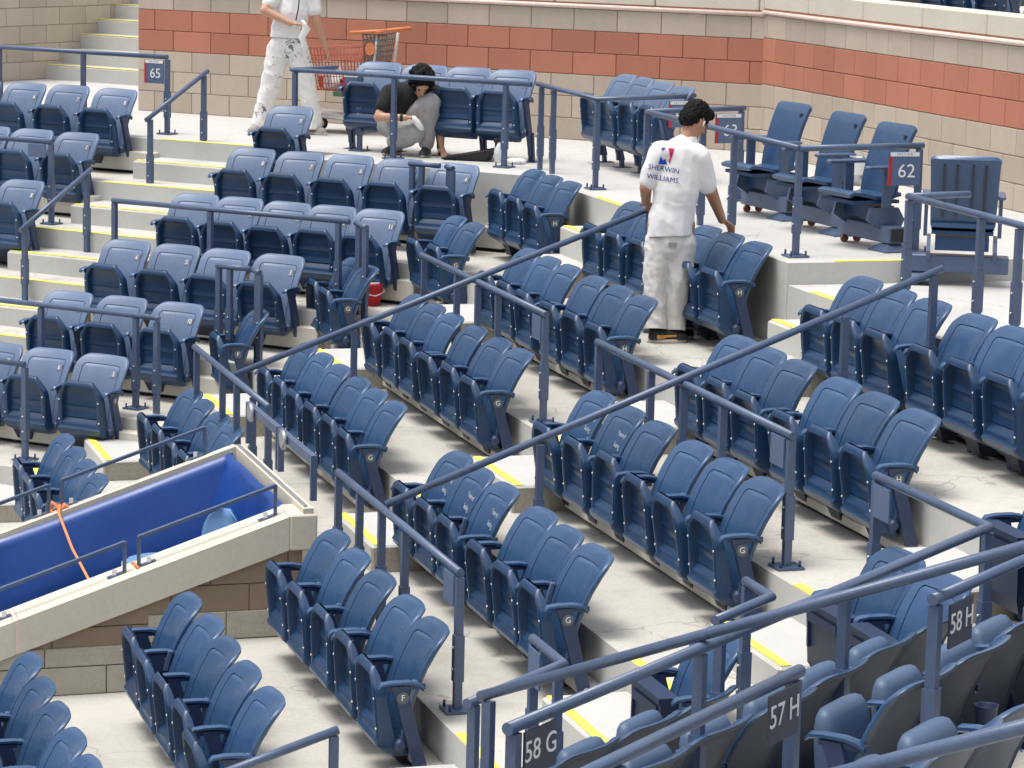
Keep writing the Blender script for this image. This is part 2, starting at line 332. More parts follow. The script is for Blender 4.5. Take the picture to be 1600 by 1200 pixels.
# ------------------------------------------------------------------ block walls
BRK = {}
def brick_mesh(l, h, t=.03):
    k = (round(l, 3), round(h, 3), t)
    if k not in BRK: BRK[k] = MB().box(0, l, -t, 0, 0, h, bev=.005).mesh('block')
    return BRK[k]
def block_wall(name, p0, p1, z0, courses, L, h, offs, colours, label, cat='wall', thick=.25, clip=None, joint=.005):
    p0 = Vector((p0[0], p0[1], 0)); p1 = Vector((p1[0], p1[1], 0)); d = (p1 - p0); ln = d.length; d.normalize(); n = Vector((-d.y, d.x, 0))
    M = Matrix(((d.x, n.x, 0, p0.x), (d.y, n.y, 0, p0.y), (0, 0, 1, z0), (0, 0, 0, 1)))
    mb = MB(); wall = link(name, None, None, None, M, label, cat)
    for r in range(courses):
        core = MB().box(0, ln, -.018, thick, r * h, (r + 1) * h).mesh('mortar_core'); link('mortar_core', core, MORTR if colours[r] is RED else MORT, wall)
        x = offs[r % 2] - L
        while x < ln:
            a, b = max(x, 0), min(x + L, ln)
            if b - a > .03: link('block', brick_mesh(b - a - joint, h - joint), None, wall, Matrix.Translation((a + joint / 2, -.0, r * h + joint / 2)), kind=None).data
            x += L
    # materials by slot on the object so that meshes stay shared
    i = 0
    for o in wall.children:
        if o.name.startswith('block'):
            r = int(round((o.location.z - joint / 2) / h)); i += 1
            if not o.data.materials: o.data.materials.append(None)
            o.material_slots[0].link = 'OBJECT'; o.material_slots[0].material = colours[r]
    return wall, M, ln
cols7 = [TAN, TAN, TAN, RED, RED, TAN]
WA, WB_, WC = (-3.79, 29.48), (2.19, 26.38), (4.75, 19.10)
wallM, MM, lnM = block_wall('block_wall', WA, WB_, 0, 6, .4415, .2015, (.199 - .0, .42), cols7, 'tan block wall with a red double band behind the painters and the shopping cart')
wallW, MW, lnW = block_wall('block_wall', WB_, WC, 0, 6, .400, .2045, (.281, .085), cols7, 'tan block wall with a red double band receding along the right edge')
# parapet of concrete panels over each wall
for wall, M, ln, j0, pl, tag in ((wallM, MM, lnM, .55, 1.02, 'parapet over the painters'), (wallW, MW, lnW, .923, 1.07, 'parapet along the right wall')):
    zt = 1.21 if wall is wallM else 1.228
    par = link('concrete_parapet', None, None, None, M, 'pale concrete panel ' + tag, 'parapet')
    mk('sealant_joint', MB().tube([(0, -.035, zt + .018), (ln * .3, -.04, zt + .016), (ln * .6, -.036, zt + .02), (ln, -.038, zt + .018)], .02, 8), SEAL, par)
    mk('core', MB().box(0, ln, .0, .22, zt - .005, zt + .19), SEAL, par)
    mk('red_flashing', MB().box(0, ln, -.036, .0, zt + .036, zt + .045), RED, par)
    x = j0 - pl
    while x < ln:
        a, b = max(0, x), min(ln, x + pl)
        if b - a > .05: mk('panel', MB().box(a + .006, b - .006, -.03, .24, zt + .046, zt + (.62 if wall is wallM else .215), bev=.01), COPING, par)
        x += pl

# stairs behind the left end of the wall, with their side wall
FS = Fr(-33)
S0 = Vector((-5.42, 33.64, 0)); us, cs = S0.dot(FS.d), S0.dot(FS.n)
st = MB()
for i in range(7):
    o = struct('step', MB().box(us - .6, us + 3.4, cs + .3 * i, cs + .3 * i + (.34 if i < 6 else 4), -.02 if i == 0 else .163 * i - .02, .163 * (i + 1), FS.M(0, 0, 0), bev=.012), RISER)
    link('nosing', nosing(FS, us, us + 3.3, cs + .3 * i, .163 * (i + 1)), YEL, o)
a, b = FS.p(us, cs - 3.2), FS.p(us, cs + 3.0)
wallS, MS, lnS = block_wall('block_wall', (a.x, a.y), (b.x, b.y), 0, 8, .4415, .203, (.13, .35), [TAN] * 8, 'tan block wall beside the stairs at the far left')
hr = empty('wall_handrail', MS, 'white pipe handrail bent at its foot on the far left wall', 'handrail')
mk('rail', MB().tube([(1.6, -.09, .76), (1.95, -.09, .775), (2.02, -.09, .80), (3.4, -.09, 1.56)], .02, 10), WHITE, hr)
mk('bracket', MB().bar((1.78, 0, .69), (1.78, -.09, .74), .03, .03), WHITE, hr)

# upper deck behind the right parapet: floor, cheek wall, posts, a few seats
ud = MB(); struct('upper_deck', MB().box(-1, 9, .6, 5, 1.0, 1.28, MW), CONC)
chk = link('cheek_wall', MB().prism([(0, 0), (2.4, 0), (2.4, 1.5), (2.2, 1.5), (0, .08)], -.1, .1).mesh('cheek_wall'), COPING, None, MW @ Matrix.Translation((3.0, .9, 1.22)) @ Matrix.Rotation(R(90), 4, 'X'), 'pale sloping concrete stair cheek above the right parapet', 'wall')
chk2 = link('cheek_wall', MB().prism([(0, 0), (2.4, 0), (2.4, 1.5), (2.2, 1.5), (0, .08)], -.1, .1).mesh('cheek_wall'), BROWN, None, MW @ Matrix.Translation((4.1, 1.3, 1.22)) @ Matrix.Rotation(R(90), 4, 'X'), 'brown sloping stair cheek at the top right corner', 'wall')

# ------------------------------------------------------------------ entrance well with its parapets and blue tarp
def sl(c): return -1.125 + (c - 3.74) * .34     # coping line, follows the rake
well = struct('well_floor', MB().prism([FC.p(VU0, -2), FC.p(VU1, -2), FC.p(VU1, 3.68), FC.p(VU0, 3.68)], -3.3, -3.2), CONC)
# near wall: blocks, grey base, thick coping
UN = VU1
pw = empty('entrance_wall', FC.M(UN, 0, 0, 90), 'brown block wall with a thick sloping concrete coping beside the entrance', 'wall')
# local: x = +n (c), y = -d (into the well), z up
mk('mortar_core', MB().add([(-.6, .006, -2.8), (3.74, .006, -2.8), (3.74, .006, sl(3.74) - .19), (3.58, .006, sl(3.58) - .19), (-.6, .006, sl(-.6) - .19), (-.6, .2, -2.8), (3.74, .2, -2.8), (3.74, .2, sl(3.74) - .19), (3.58, .2, sl(3.58) - .19), (-.6, .2, sl(-.6) - .19)], [(0, 1, 2, 3, 4), (9, 8, 7, 6, 5), (0, 5, 6, 1), (1, 6, 7, 2), (2, 7, 8, 3), (3, 8, 9, 4), (4, 9, 5, 0)]), MORT, pw)
def clip_block(x0, x1, z0, z1, m):
    top = lambda x: min(z1, sl(min(x, 3.6)) - .195)
    xs = [x0]
    xc = 3.74 + (z1 + .195 + 1.125) / .34
    if x0 < xc < x1: xs.append(xc)
    xs.append(x1)
    if top(x1) <= z0 + .02: return
    xz = 3.74 + (z0 + .195 + 1.125) / .34
    if top(x0) < z0: xs = [xz] + [x for x in xs if x > xz]
    poly = [(xs[0], z0)] + [(xs[-1], z0)] + [(x, max(top(x), z0)) for x in reversed(xs)]
    q = []
    for p_ in poly:
        if not q or (abs(p_[0] - q[-1][0]) + abs(p_[1] - q[-1][1])) > .004: q.append(p_)
    if len(q) < 3: return
    n = len(q); vs = [(p_[0], -.01, p_[1]) for p_ in q] + [(p_[0], .05, p_[1]) for p_ in q]
    fs = [tuple(range(n)), tuple(range(2 * n - 1, n - 1, -1))] + [(i, n + i, n + (i + 1) % n, (i + 1) % n) for i in range(n)]
    mk('block', MB().add(vs, fs), m, pw)
h = .203
for r in range(9):
    z0 = -2.36 + r * h; off = (r % 2) * .22
    x = -.8 + off
    while x < 3.74:
        x0, x1 = max(x, -.6) + .003, min(x + .44, 3.74) - .003
        if x1 - x0 > .03:
            m = BROWN
            clip_block(x0, x1, z0 + .003, z0 + h - .003, m)
        x += .44
for (z0, z1, off) in ((-2.13, -1.97, .1), (-1.86, -1.70, .33), (-1.97, -1.86, .2)):
    x = -.6 + off
    while x < 3.70:
        if not (x < 2.78 and z1 > -1.85):
            mk('base_block', MB().box(x + .003, min(x + .44, 3.71) - .003, -.022, .0, z0 + .003, z1 - .003, bev=.004), GREYB, pw)
        x += .44
def coping_piece(c0, c1, w0, w1, dz):
    return MB().loft([[(c0, w0, sl(c0)), (c0, w1, sl(c0)), (c0, w1, sl(c0) - dz), (c0, w0, sl(c0) - dz)], [(c1, w0, sl(c1)), (c1, w1, sl(c1)), (c1, w1, sl(c1) - dz), (c1, w0, sl(c1) - dz)]], smooth=False)
for c0, c1 in ((-.6, 2.075), (2.095, 3.60)): mk('coping', coping_piece(c0, c1, -.04, .24, .19), COPING, pw)
mk('coping_joint', coping_piece(2.07, 2.10, -.036, .236, .188), SEAL, pw)
mk('coping_end', MB().box(3.602, 3.76, -.045, .25, sl(3.62) - .2, sl(3.62) + .005, bev=.01), COPING, pw)
# far wall and head wall
pf = empty('entrance_wall', FC.M(VU0, 0, 0, 90), 'thin sloping concrete wall on the far side of the entrance, hung with blue tarp', 'wall')
mk('wall', MB().add([(x, y, z) for y in (-.02, .055) for x, z in ((-.6, -2.9), (3.68, -2.9), (3.68, sl(3.68) + .02), (-.6, sl(-.6) + .02))], [(0, 1, 2, 3), (7, 6, 5, 4), (0, 4, 5, 1), (1, 5, 6, 2), (2, 6, 7, 3), (3, 7, 4, 0)]), COPING, pf)
ph = empty('entrance_head_wall', FC.M(0, 3.68, 0), 'short concrete head wall closing the entrance at its upper end', 'wall')
mk('wall', MB().box(VU0 - .05, VU1 + .03, 0, .06, -2.9, sl(3.68) + .015), COPING, ph)
mk('track', MB().box(VU0, VU1, .012, .03, sl(3.68) + .016, sl(3.68) + .028), STEEL, ph)
# tarp: a rippled sheet along both inner faces
def tarp(name, pts, zt, drop, side, label):
    nx, nz = 70, 26; vs = []; fs = []
    tot = sum((Vector(b) - Vector(a)).length for a, b in zip(pts, pts[1:]))
    for i in range(nx + 1):
        s = i / nx; p = Vector(pts[0]).lerp(Vector(pts[1]), s)
        for j in range(nz + 1):
            t = j / nz
            w = .09 * min(1, t * 4) + .06 * math.sin(s * 9 + t * 5 - s * t * 7) * min(1, t * 3) + .05 * abs(math.sin(s * 14 + t * 6)) * t + .06 * noise.noise(Vector((s * 5 + t * 4, t * 3, zt(s)))) * (t + .2) + .03 * math.sin((s * 22 - t * 9)) * t * (1 - t)
            vs.append(p + side * (.024 + max(w, -.002)) + Vector((0, 0, zt(s) - drop(s) * t)))
    for i in range(nx):
        for j in range(nz): a_ = i * (nz + 1) + j; fs.append((a_, a_ + 1, a_ + nz + 2, a_ + nz + 1))
    o = mk(name, MB().add(vs, fs, True), TARP, None, label=label, cat='tarp'); md = o.modifiers.new('s', 'SOLIDIFY'); md.thickness = .004
    return o
tarp('blue_tarp', [FC.p(VU0 + .0, -.6), FC.p(VU0, 3.66)], lambda s: sl(-.6 + 4.26 * s) - .012, lambda s: 1.5, FC.d, 'long royal blue tarp hung along the far side of the entrance')
tarp('blue_tarp', [FC.p(VU0, 3.66), FC.p(VU1 - .0, 3.66)], lambda s: sl(3.66) - .012, lambda s: 1.5, -FC.n, 'short royal blue tarp across the head of the entrance')
# low bar guards on the copings
def guard(name, fr, pts, label, w=.03, plate=True):
    o = empty(name, Matrix.Identity(4), label, 'guard rail')
    a, b = pts
    mk('bar', MB().bar(a, b, w, .018), RAIL, o)
    for q, sgn in ((a, 1), (b, -1)):
        q = Vector(q); mk('upright', MB().box(q.x - .01, q.x + .01, q.y - .012, q.y + .012, q.z - .17, q.z + .004), RAIL, o)
        d_ = (Vector(b) - Vector(a)).normalized() * .1 * sgn
        base = q - Vector((0, 0, .168)); mk('foot', MB().bar(base, base + d_, .04, .012), RAIL, o)
        mk('bolt', MB().box(base.x + d_.x * .6 - .012, base.x + d_.x * .6 + .012, base.y + d_.y * .6 - .012, base.y + d_.y * .6 + .012, base.z + d_.z * .6, base.z + d_.z * .6 + .035), BOLT, o)
    return o
zc = lambda c, dz=.17: sl(c) + dz
for c0, c1, lab in ((2.78, 3.55, 'upper low bar guard on the near coping beside the pale chair'), (1.98, 2.70, 'middle low bar guard on the near coping by the orange cord'), (1.2, 1.90, 'lower low bar guard at the left edge of the near coping')):
    guard('coping_guard', FC, (FC.p(VU1 - .1, c0, zc(c0)), FC.p(VU1 - .1, c1, zc(c1))), lab)
for c0, c1, lab in ((2.62, 3.5, 'upper low bar guard on the far entrance wall below seats'), (1.7, 2.54, 'lower low bar guard on the far entrance wall at left')):
    guard('coping_guard', FC, (FC.p(VU0 - .06, c0, zc(c0, .19)), FC.p(VU0 - .06, c1, zc(c1, .19))), lab)
for u0, u1, lab in ((-17.62, -16.75, 'flat bar gate with a roller at the entrance head, left half'), (-16.72, -15.85, 'flat bar gate with a roller at the entrance head, right half')):
    g = empty('roller_gate', FC.M(0, 3.77, 0), lab, 'gate'); zt = sl(3.7) + .27
    mk('bar', MB().box(u0, u1, -.006, .03, zt - .05, zt), RAIL, g)
    mk('upright', MB().box(u0, u0 + .03, -.006, .03, zt - .26, zt - .05), RAIL, g); mk('upright', MB().box(u1 - .03, u1, -.006, .03, zt - .26, zt - .05), RAIL, g)
    uw = u0 + .22
    mk('roller', MB().loft([[(uw + math.cos(q * .5236) * r_, yy, zt - .03 + math.sin(q * .5236) * r_) for q in range(12)] for r_, yy in ((.05, -.035), (.06, -.028), (.06, -.015), (.05, -.008))]), STEEL, g)
# orange cord tied over the far coping and hanging across the well
zc2 = sl(2.58)
cord = empty('orange_cord', Matrix.Identity(4), 'orange rope knotted on the far coping and slung across the blue entrance', 'rope')
mk('strand', MB().tube([FC.p(VU0 - .02, 2.6, zc2 + .06), FC.p(VU0 + .05, 2.585, zc2 + .02), FC.p(VU0 + .35, 2.62, zc2 - .13), FC.p(VU0 + .8, 2.66, zc2 - .24), FC.p(VU0 + 1.3, 2.72, zc2 - .22), FC.p(VU1 - .2, 2.765, sl(2.76) + .012), FC.p(VU1 - .06, 2.77, sl(2.76) + .01)], .009, 6), ROPE, cord)
for i in range(3):
    q = [FC.p(VU0 - .06 + .055 * math.cos(a * .7), 2.6 + .05 * math.sin(a * .7 + i), zc2 + .03 + .03 * math.sin(a * 1.4 + i * 2)) for a in range(10)]
    mk('knot_loop', MB().tube(q, .009, 6), ROPE, cord)
# two pale blue chairs standing in the well
for k, (u, c, z, rot, lab) in enumerate(((-16.48, 3.38, -1.40, 30, 'pale blue plastic chair back standing in the entrance corner'), (-16.2, 2.9, -1.17, 100, 'pale blue backless plastic chair seen over the coping beside the cord'))):
    o = empty('plastic_chair', FC.M(u, c, z, rot), lab, 'chair')
    rings = []
    if k == 1: o['category'] = 'stool'  # second chair, built without a backrest
    for t in range(9 if k == 0 else 0):
        w = .19 * math.sqrt(max(0.02, 1 - (t / 8) ** 4)) if t < 8 else .05
        zz = -.26 + .36 * t / 8
        rings.append([(w * math.cos(a * math.pi / 6), .05 * (1 - math.cos(a * math.pi / 6) ** 2) * (1 if a < 6 else .6) + .02 * (t / 8), zz) for a in range(12)])
    if rings: mk('backrest', MB().loft(rings), LBLUE, o)
    mk('seat', MB().loft([[(r_ * math.cos(a * math.pi / 8), -.2 + r_ * math.sin(a * math.pi / 8), z_) for a in range(16)] for r_, z_ in ((.18, -.34), (.2, -.32), (.19, -.295), (.1, -.30))]), LBLUE, o)
    for sx in (-1, 1):
        for yy in (-.36, -.02): mk('leg', MB().tube([(sx * .15, yy, -.33), (sx * .18, yy - (.03 if yy < -.1 else -.03), -1.6 - z * 0)], .014, 6), STEEL, o)

# ------------------------------------------------------------------ the folding stadium seat (local: x along row, -y the way it faces, z from the tread)
def rrect(a, z0, z1, rt, rb, ins, taper=0.0, n=5):
    a -= ins; z0 += ins; z1 -= ins; rt = max(rt - ins, .012); rb = max(rb - ins, .012); out = []
    for cx, cz, r_, st_ in ((a - rt, z1 - rt, rt, 0), (-(a - rt), z1 - rt, rt, 90), (-(a - rb), z0 + rb, rb, 180), (a - rb, z0 + rb, rb, 270)):
        for i in range(n + 1):
            t = R(st_ + 90 * i / n); out.append((cx + r_ * math.cos(t), cz + r_ * math.sin(t)))
    full = []
    m = len(out)
    for i in range(m):          # subdivide the long straight runs
        p, q = out[i], out[(i + 1) % m]; L_ = math.hypot(q[0] - p[0], q[1] - p[1]); full.append(p)
        if i % (n + 1) == n:
            for k in range(1, 6): full.append((p[0] + (q[0] - p[0]) * k / 6, p[1] + (q[1] - p[1]) * k / 6))
    return full
def back_y(x, z, W=.231, Z0=.13, Z1=.712):
    t = (z - Z0) / (Z1 - Z0)
    return -.205 + .085 * t + .125 * t ** 3.2 - .056 * (x / W) ** 2 * (1.05 - .25 * t)
def make_back(W=.231, Z0=.13, Z1=.712, rt=.085, groove=True, paler=False):
    mb = MB(); rings = []
    spec = [(.10, .008), (.05, .006), (.034, .008), (.024, .022), (.008, .024), (0, .016), (0, .004), (.003, -.004), (.009, -.009), (.020, -.0105), (.045, -.011)]
    spec += [(.0600, -.011), (.0612, -.003), (.0650, -.003), (.0662, -.011)] if groove else [(.06, -.011)]
    spec += [(.085, -.0115), (.12, -.0115), (.16, -.011)]
    for ins, dy in spec:
        rings.append([(x * (1 - .10 * (1 - (z - Z0) / (Z1 - Z0)) ** 1.5), back_y(x, z, W, Z0, Z1) + dy, z) for x, z in rrect(W, Z0, Z1, rt, .06, ins)])
    mb.loft(rings, cap0=False, cap1=False)
    for r_, rev in ((rings[0], True), (rings[-1], False)):
        c = Vector((0, 0, 0))
        for p in r_: c += Vector(p)
        c /= len(r_); c.y = back_y(0, c.z, W, Z0, Z1) + (.012 if rev else -.010)
        n = len(r_); mb.add(list(r_) + [c], [((i + 1) % n, i, n) if rev else (i, (i + 1) % n, n) for i in range(n)], True)
    me = auto(mb.mesh('backrest'), 50)
    me.materials.append(SEAT if not paler else SEATF); me.materials.append(REAR)
    for p in me.polygons:
        if p.normal.y > .35: p.material_index = 1
    return me
def ZP(z): return .122 + (z - .145) * 1.125
def make_pan(rear=False):
    mb = MB()
    zs = [.145, .150, .162, .180, .200, .222, .236, .246, .250, .262, .290, .296, .312, .330, .336, .352, .372, .378, .394, .414, .440, .452, .474, .4975, .501, .518, .528, .532]
    def hw(z):
        if z > .43: return .195 - .082 * ((z - .43) / .102) ** 1.25
        if z < .19: return .195 - .035 * ((.19 - z) / .045) ** 2
        return .195
    def yf(z):
        y = -.350 - .034 * (z - .15) / .38
        if z < .235: y += .090 * ((.235 - z) / .09) ** 2.2 - .018 * math.sin(max(0, min(1, (.25 - z) / .10)) * math.pi)
        if z > .505: y += .018 * ((z - .505) / .027) ** 2
        return y
    def rec(z):
        if z < .246 or z > .498: return 0
        base = .046
        if z < .296: return base * (1 - math.cos(min(1, (z - .246) / .046) * math.pi / 2)) * .9 + .003
        ph = ((z - .296) / .0405) % 1.0
        return base - .011 * (1 - ph) if z < .46 else base * .8
    cols = [-1, -.985, -.92, -.86, -.80, -.775, -.38, 0, .38, .775, .80, .86, .92, .985, 1]
    nc = len(cols); vs = []
    for z in zs:
        for q in cols:
            x = q * hw(z); y = yf(z)
            if abs(q) <= .78: y += rec(z)
            elif abs(q) <= .81: y += rec(z) * .15
            if abs(q) == 1: y += .022
            elif abs(q) > .98: y += .008
            vs.append((x, y, ZP(z)))
    fs = [(r * nc + i, r * nc + i + 1, (r + 1) * nc + i + 1, (r + 1) * nc + i) for r in range(len(zs) - 1) for i in range(nc - 1)]
    o = len(vs); nb = len(zs)
    def yb(z): return -.255 - .090 * (z - .15) / .38 + (.06 * ((.235 - z) / .09) ** 2 if z < .235 else 0) - (.012 * ((z - .49) / .042) ** 2 if z > .49 else 0)
    for z in zs:
        for q in (-1, -.5, 0, .5, 1): vs.append((q * hw(z), yb(z) + (.012 * (1 - abs(q)) if q else .012), ZP(z)))
    for r in range(nb - 1):
        for i in range(4): a = o + r * 5 + i; fs.append((a, a + 5, a + 6, a + 1))
        fs.append((r * nc, (r + 1) * nc, o + (r + 1) * 5, o + r * 5)); fs.append((r * nc + nc - 1, o + r * 5 + 4, o + (r + 1) * 5 + 4, (r + 1) * nc + nc - 1))
    for r, rv in ((0, 1), (nb - 1, 0)):
        ring = [r * nc + i for i in range(nc)] + [o + r * 5 + i for i in (4, 3, 2, 1, 0)]
        fs.append(tuple(ring[::-1]) if rv else tuple(ring))
    return auto(mb.add(vs, fs).mesh('seat_pan'), 40)
def make_arm():
    mb = MB(); rings = []
    for y, z, w, h_ in ((-.15, .472, .018, .028), (-.175, .492, .024, .030), (-.22, .502, .026, .026), (-.30, .503, .027, .024), (-.350, .497, .025, .024), (-.367, .480, .018, .016)):
        rings.append([(w * math.cos(t) * (1 if abs(math.cos(t)) < .8 else .95), y, z + h_ * (.55 if math.sin(t) > 0 else 1) * math.sin(t) * .7) for t in [R(22.5 + 45 * i) for i in range(8)]])
    return auto(mb.loft(rings).mesh('armrest'), 50)
def make_stand():
    mb = MB()
    prof = [(-.310, .485), (-.235, .485), (-.120, .06), (-.110, .012), (-.180, .012), (-.184, .06), (-.285, .42)]
    n = len(prof); t = .014
    mb.add([(-t, y, z) for y, z in prof] + [(t, y, z) for y, z in prof], [tuple(range(n)), tuple(range(2 * n - 1, n - 1, -1))] + [(i, n + i, n + (i + 1) % n, (i + 1) % n) for i in range(n)])
    mb.box(-.006, .006, -.32, -.14, .465, .49)
    return mb.mesh('standard')
def make_foot(mir=1):
    mb = MB(); mb.loft([[(x, y, z) for x, y in ((-.015 + a, -.24 + a * 1.6), (.17 - a, -.24 + a * 1.6), (.17 - a, -.105), (-.015 + a, -.105))] for a, z in ((.035, .02), (.03, .03), (.0, .14), (.0, .16))], smooth=False); mb.box(.14, .147, -.18, -.13, .045, .12); mb.v = [(x * mir, y, z) for x, y, z in mb.v]; return mb.mesh('foot_bracket')
ME_BACKF = make_back(paler=True)
ME_BACK, ME_PAN, ME_ARM, ME_STAND, ME_FOOT = make_back(), make_pan(), make_arm(), make_stand(), make_foot()
ME_FOOTR = make_foot(-1)
ME_BOLT = MB().loft([[(.006 * math.cos(q * 1.047), y, .006 * math.sin(q * 1.047)) for q in range(6)] for y in (0, -.007)]).mesh('bolt')
ME_HINGE = MB().tube([(.19, -.25, .19), (.215, -.25, .19), (.232, -.25, .19)], [.032, .03, .018], 10).mesh('hinge')
ME_CLIP = MB().box(-.011, .011, -.016, .008, -.055, .055, bev=.003).mesh('clip')
ME_PLATE = MB().box(-.028, .028, -.002, .002, -.025, .025).mesh('number_plate')
ME_BADGE = MB().loft([[(y, .030 * math.cos(q * .3927), .030 * math.sin(q * .3927)) for q in range(16)] for y in (0, .004)]).mesh('row_badge')
ME_LEG = MB().bar((0, -.16, .2), (0, -.13, -.045), .05, .03).box(-.05, .05, -.2, -.06, -.05, -.042).mesh('floor_leg')
ME_CUP = MB().loft([[(r_ * math.cos(q * .449), r_ * math.sin(q * .449), z) for q in range(14)] for r_, z in ((.032, -.09), (.040, 0), (.044, .004), (.040, .004), (.036, 0), (.030, -.08))], cap1=True).mesh('cup_holder')
def make_bolster():
    rings = []
    for t in range(13):
        a = math.pi * t / 12; z = .35 - .205 * math.cos(a); k = math.sin(a) ** .45
        rings.append([(x, -.33 + y * .055 * max(k, .12) - .03 * (z - .35) / .225, z) for x, y in [(math.copysign(abs(math.cos(q)) ** .42, math.cos(q)) * .172 * max(k, .35) ** .35, math.copysign(abs(math.sin(q)) ** .7, math.sin(q))) for q in [math.pi * i / 9 for i in range(18)]]])
    return auto(MB().loft(rings).mesh('seat_pan'), 60)
def make_boxpan():
    mb = MB(); h0, h1 = .15, .19
    prof = [(-.36, .13), (-.395, .20), (-.405, .46), (-.415, .465), (-.415, .49), (-.32, .49), (-.32, .14)]
    n = len(prof)
    mb.add([(-(h0 if z < .2 else h1), y, z) for y, z in prof] + [((h0 if z < .2 else h1), y, z) for y, z in prof], [tuple(range(n)), tuple(range(2 * n - 1, n - 1, -1))] + [(i, n + i, n + (i + 1) % n, (i + 1) % n) for i in range(n)])
    mb.box(-.15, .15, -.412, -.400, .40, .445); mb.box(-.165, -.15, -.412, -.40, .28, .40)
    return mb.mesh('seat_pan')
ME_BOLS, ME_BOXP = make_bolster(), make_boxpan()
NSEAT = [0]
ORD = ['first', 'second', 'third', 'fourth', 'fifth', 'sixth', 'seventh', 'eighth', 'ninth', 'tenth', 'eleventh']
def seat(M, label, group, num=None, end=None, floor=False, clip=False, left_arm=True, reserved=False, right_end=False, cup=False, pan=0, pale_back=False):
    s = empty('stadium_seat', M, label, 'seat', group)
    b = link('backrest', ME_BACKF if pale_back else ME_BACK, SEATF if pale_back else SEAT, s)
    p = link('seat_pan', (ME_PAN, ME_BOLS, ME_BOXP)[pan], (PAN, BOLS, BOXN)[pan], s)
    ja = random.gauss(0, 1.6) + (random.random() < .12) * random.uniform(2, 6)
    p.matrix_local = Matrix.Translation((0, -.26, .17)) @ Matrix.Rotation(R(ja), 4, 'X') @ Matrix.Translation((random.uniform(-.004, .004), .26, -.17))
    b.matrix_local = Matrix.Translation((0, -.2, .13)) @ Matrix.Rotation(R(random.gauss(0, .7)), 4, 'X') @ Matrix.Rotation(R(random.gauss(0, .5)), 4, 'Y') @ Matrix.Translation((0, .2, -.13))
    for x, z in ((-.176, .405), (.176, .405), (-.178, .275), (.178, .275)) if pan == 0 else ():
        link('bolt', ME_BOLT, BOLT, p, Matrix.Translation((x, -.346 - .034 * (z - .15) / .38, ZP(z))))
    link('hinge', ME_HINGE, NAVY, s)
    link('armrest', ME_ARM, SEAT, s, Matrix.Translation((-.2325, 0, 0)))
    link('standard', ME_STAND, NAVY, s, Matrix.Translation((-.2325, 0, 0)))
    if floor: link('leg', ME_LEG, NAVY, s, Matrix.Translation((-.2325, 0, 0)))
    else: link('foot_bracket', ME_FOOT, DARK, s, Matrix.Translation((-.20, 0, 0)))
    if right_end:
        link('armrest', ME_ARM, SEAT, s, Matrix.Translation((.2325, 0, 0)))
        st_ = link('standard', ME_STAND, NAVY, s, Matrix.Translation((.2325, 0, 0)))
        if floor: link('leg', ME_LEG, NAVY, s, Matrix.Translation((.2325, 0, 0)))
        if end:
            bd = link('row_badge', ME_BADGE, BADGE, st_, Matrix.Translation((.015, -.252, .43)))
            link('row_letter', text_mesh(end, .042, .001), WHITE, bd, frame((.005, 0, 0), (0, 1, 0), (0, 0, 1)))
    if clip: link('clip', ME_CLIP, SEATF, b, Matrix.Translation((.232, back_y(.22, .45) - .010, .45)) @ Matrix.Rotation(R(-16), 4, 'X'))
    if num is not None:
        x, z = .125, .595; y = back_y(x, z) - .016
        F_ = frame((x, y, z), (1, -.22, 0), (0, .42, 1))
        pl_ = link('number_plate', ME_PLATE, PLATE, b, F_ @ Matrix.Rotation(R(90), 4, 'X') @ Matrix.Rotation(R(0), 4, 'Y'))
        pl_.matrix_local = F_ @ Matrix(((1, 0, 0, 0), (0, 0, 1, 0), (0, -1, 0, 0), (0, 0, 0, 1))).inverted()
        link('digits', text_mesh(str(num), .052, .001), WHITE, b, F_ @ Matrix.Translation((0, 0, .004)))
    if reserved:
        for t_, x, z in (('Reserved', .05, .58), ('Seating', .045, .52)):
            y = back_y(x, z) - .014
            link('faded_words', text_mesh(t_, .042, .001), STENCIL, b, frame((x, y - .002, z), (1, -.1, 0), (0, .35, 1)))
    if cup: link('cup_holder', ME_CUP, NAVY, s, Matrix.Translation((.15, .045, .53)))
    NSEAT[0] += 1
    return s
TOPH = .712
def row(fr, corners, c, ztop, phrase, group, nums=None, letter=None, gap_after=(), rot=0, clip=False, floor=False, reserved=(), cup=(), jit=True, pan=0, pale_back=None):
    n = len(corners)
    for i, u in enumerate(corners):
        nxt = corners[i + 1] if i + 1 < n else None
        last = nxt is None or nxt - u > .52
        lab = ('blue folding seat, %s from left in %s' % (ORD[i], phrase)) if n > 1 else 'blue folding seat, ' + phrase
        j = random.uniform(-.6, .6) if jit else 0
        seat(fr.M(u - .195, c, ztop - TOPH, rot + j), lab, group, nums[i] if nums else None, letter if nxt is None else None, floor, clip and i % 2 == 0 or (clip and random.random() < .4 and not last), True, i in reserved, last, i in cup, pan, fr is FB if pale_back is None else pale_back)
GF, GC, GE = 'folding seats facing the camera on the left', 'folding seats in the slanting middle rows', 'folding seats seen from behind at lower right'
row(FB, [-17.36, -16.85, -16.34, -15.83], cB[5], .42, 'the farthest row under the 65 railing', GF, [5, 6, 7, 8])
row(FB, [-16.62, -16.14, -15.64], 20.70, .085, 'the second row left of the stairs', GF, [3, 2, 1])
row(FB, [-15.87, -15.39], 19.62, -.23, 'the third row left of the stairs', GF, [7, 8])
row(FB, [-13.73, -13.24, -12.75, -12.26, -11.77], cB[4], .08, 'the top row right of the stairs', GF, [8, 7, 6, 5, 4])
row(FB, [-13.68, -13.24, -12.80, -12.36, -11.92], cB[3], -.236, 'the second row right of the stairs', GF, [7, 8, 9, 10, 11])
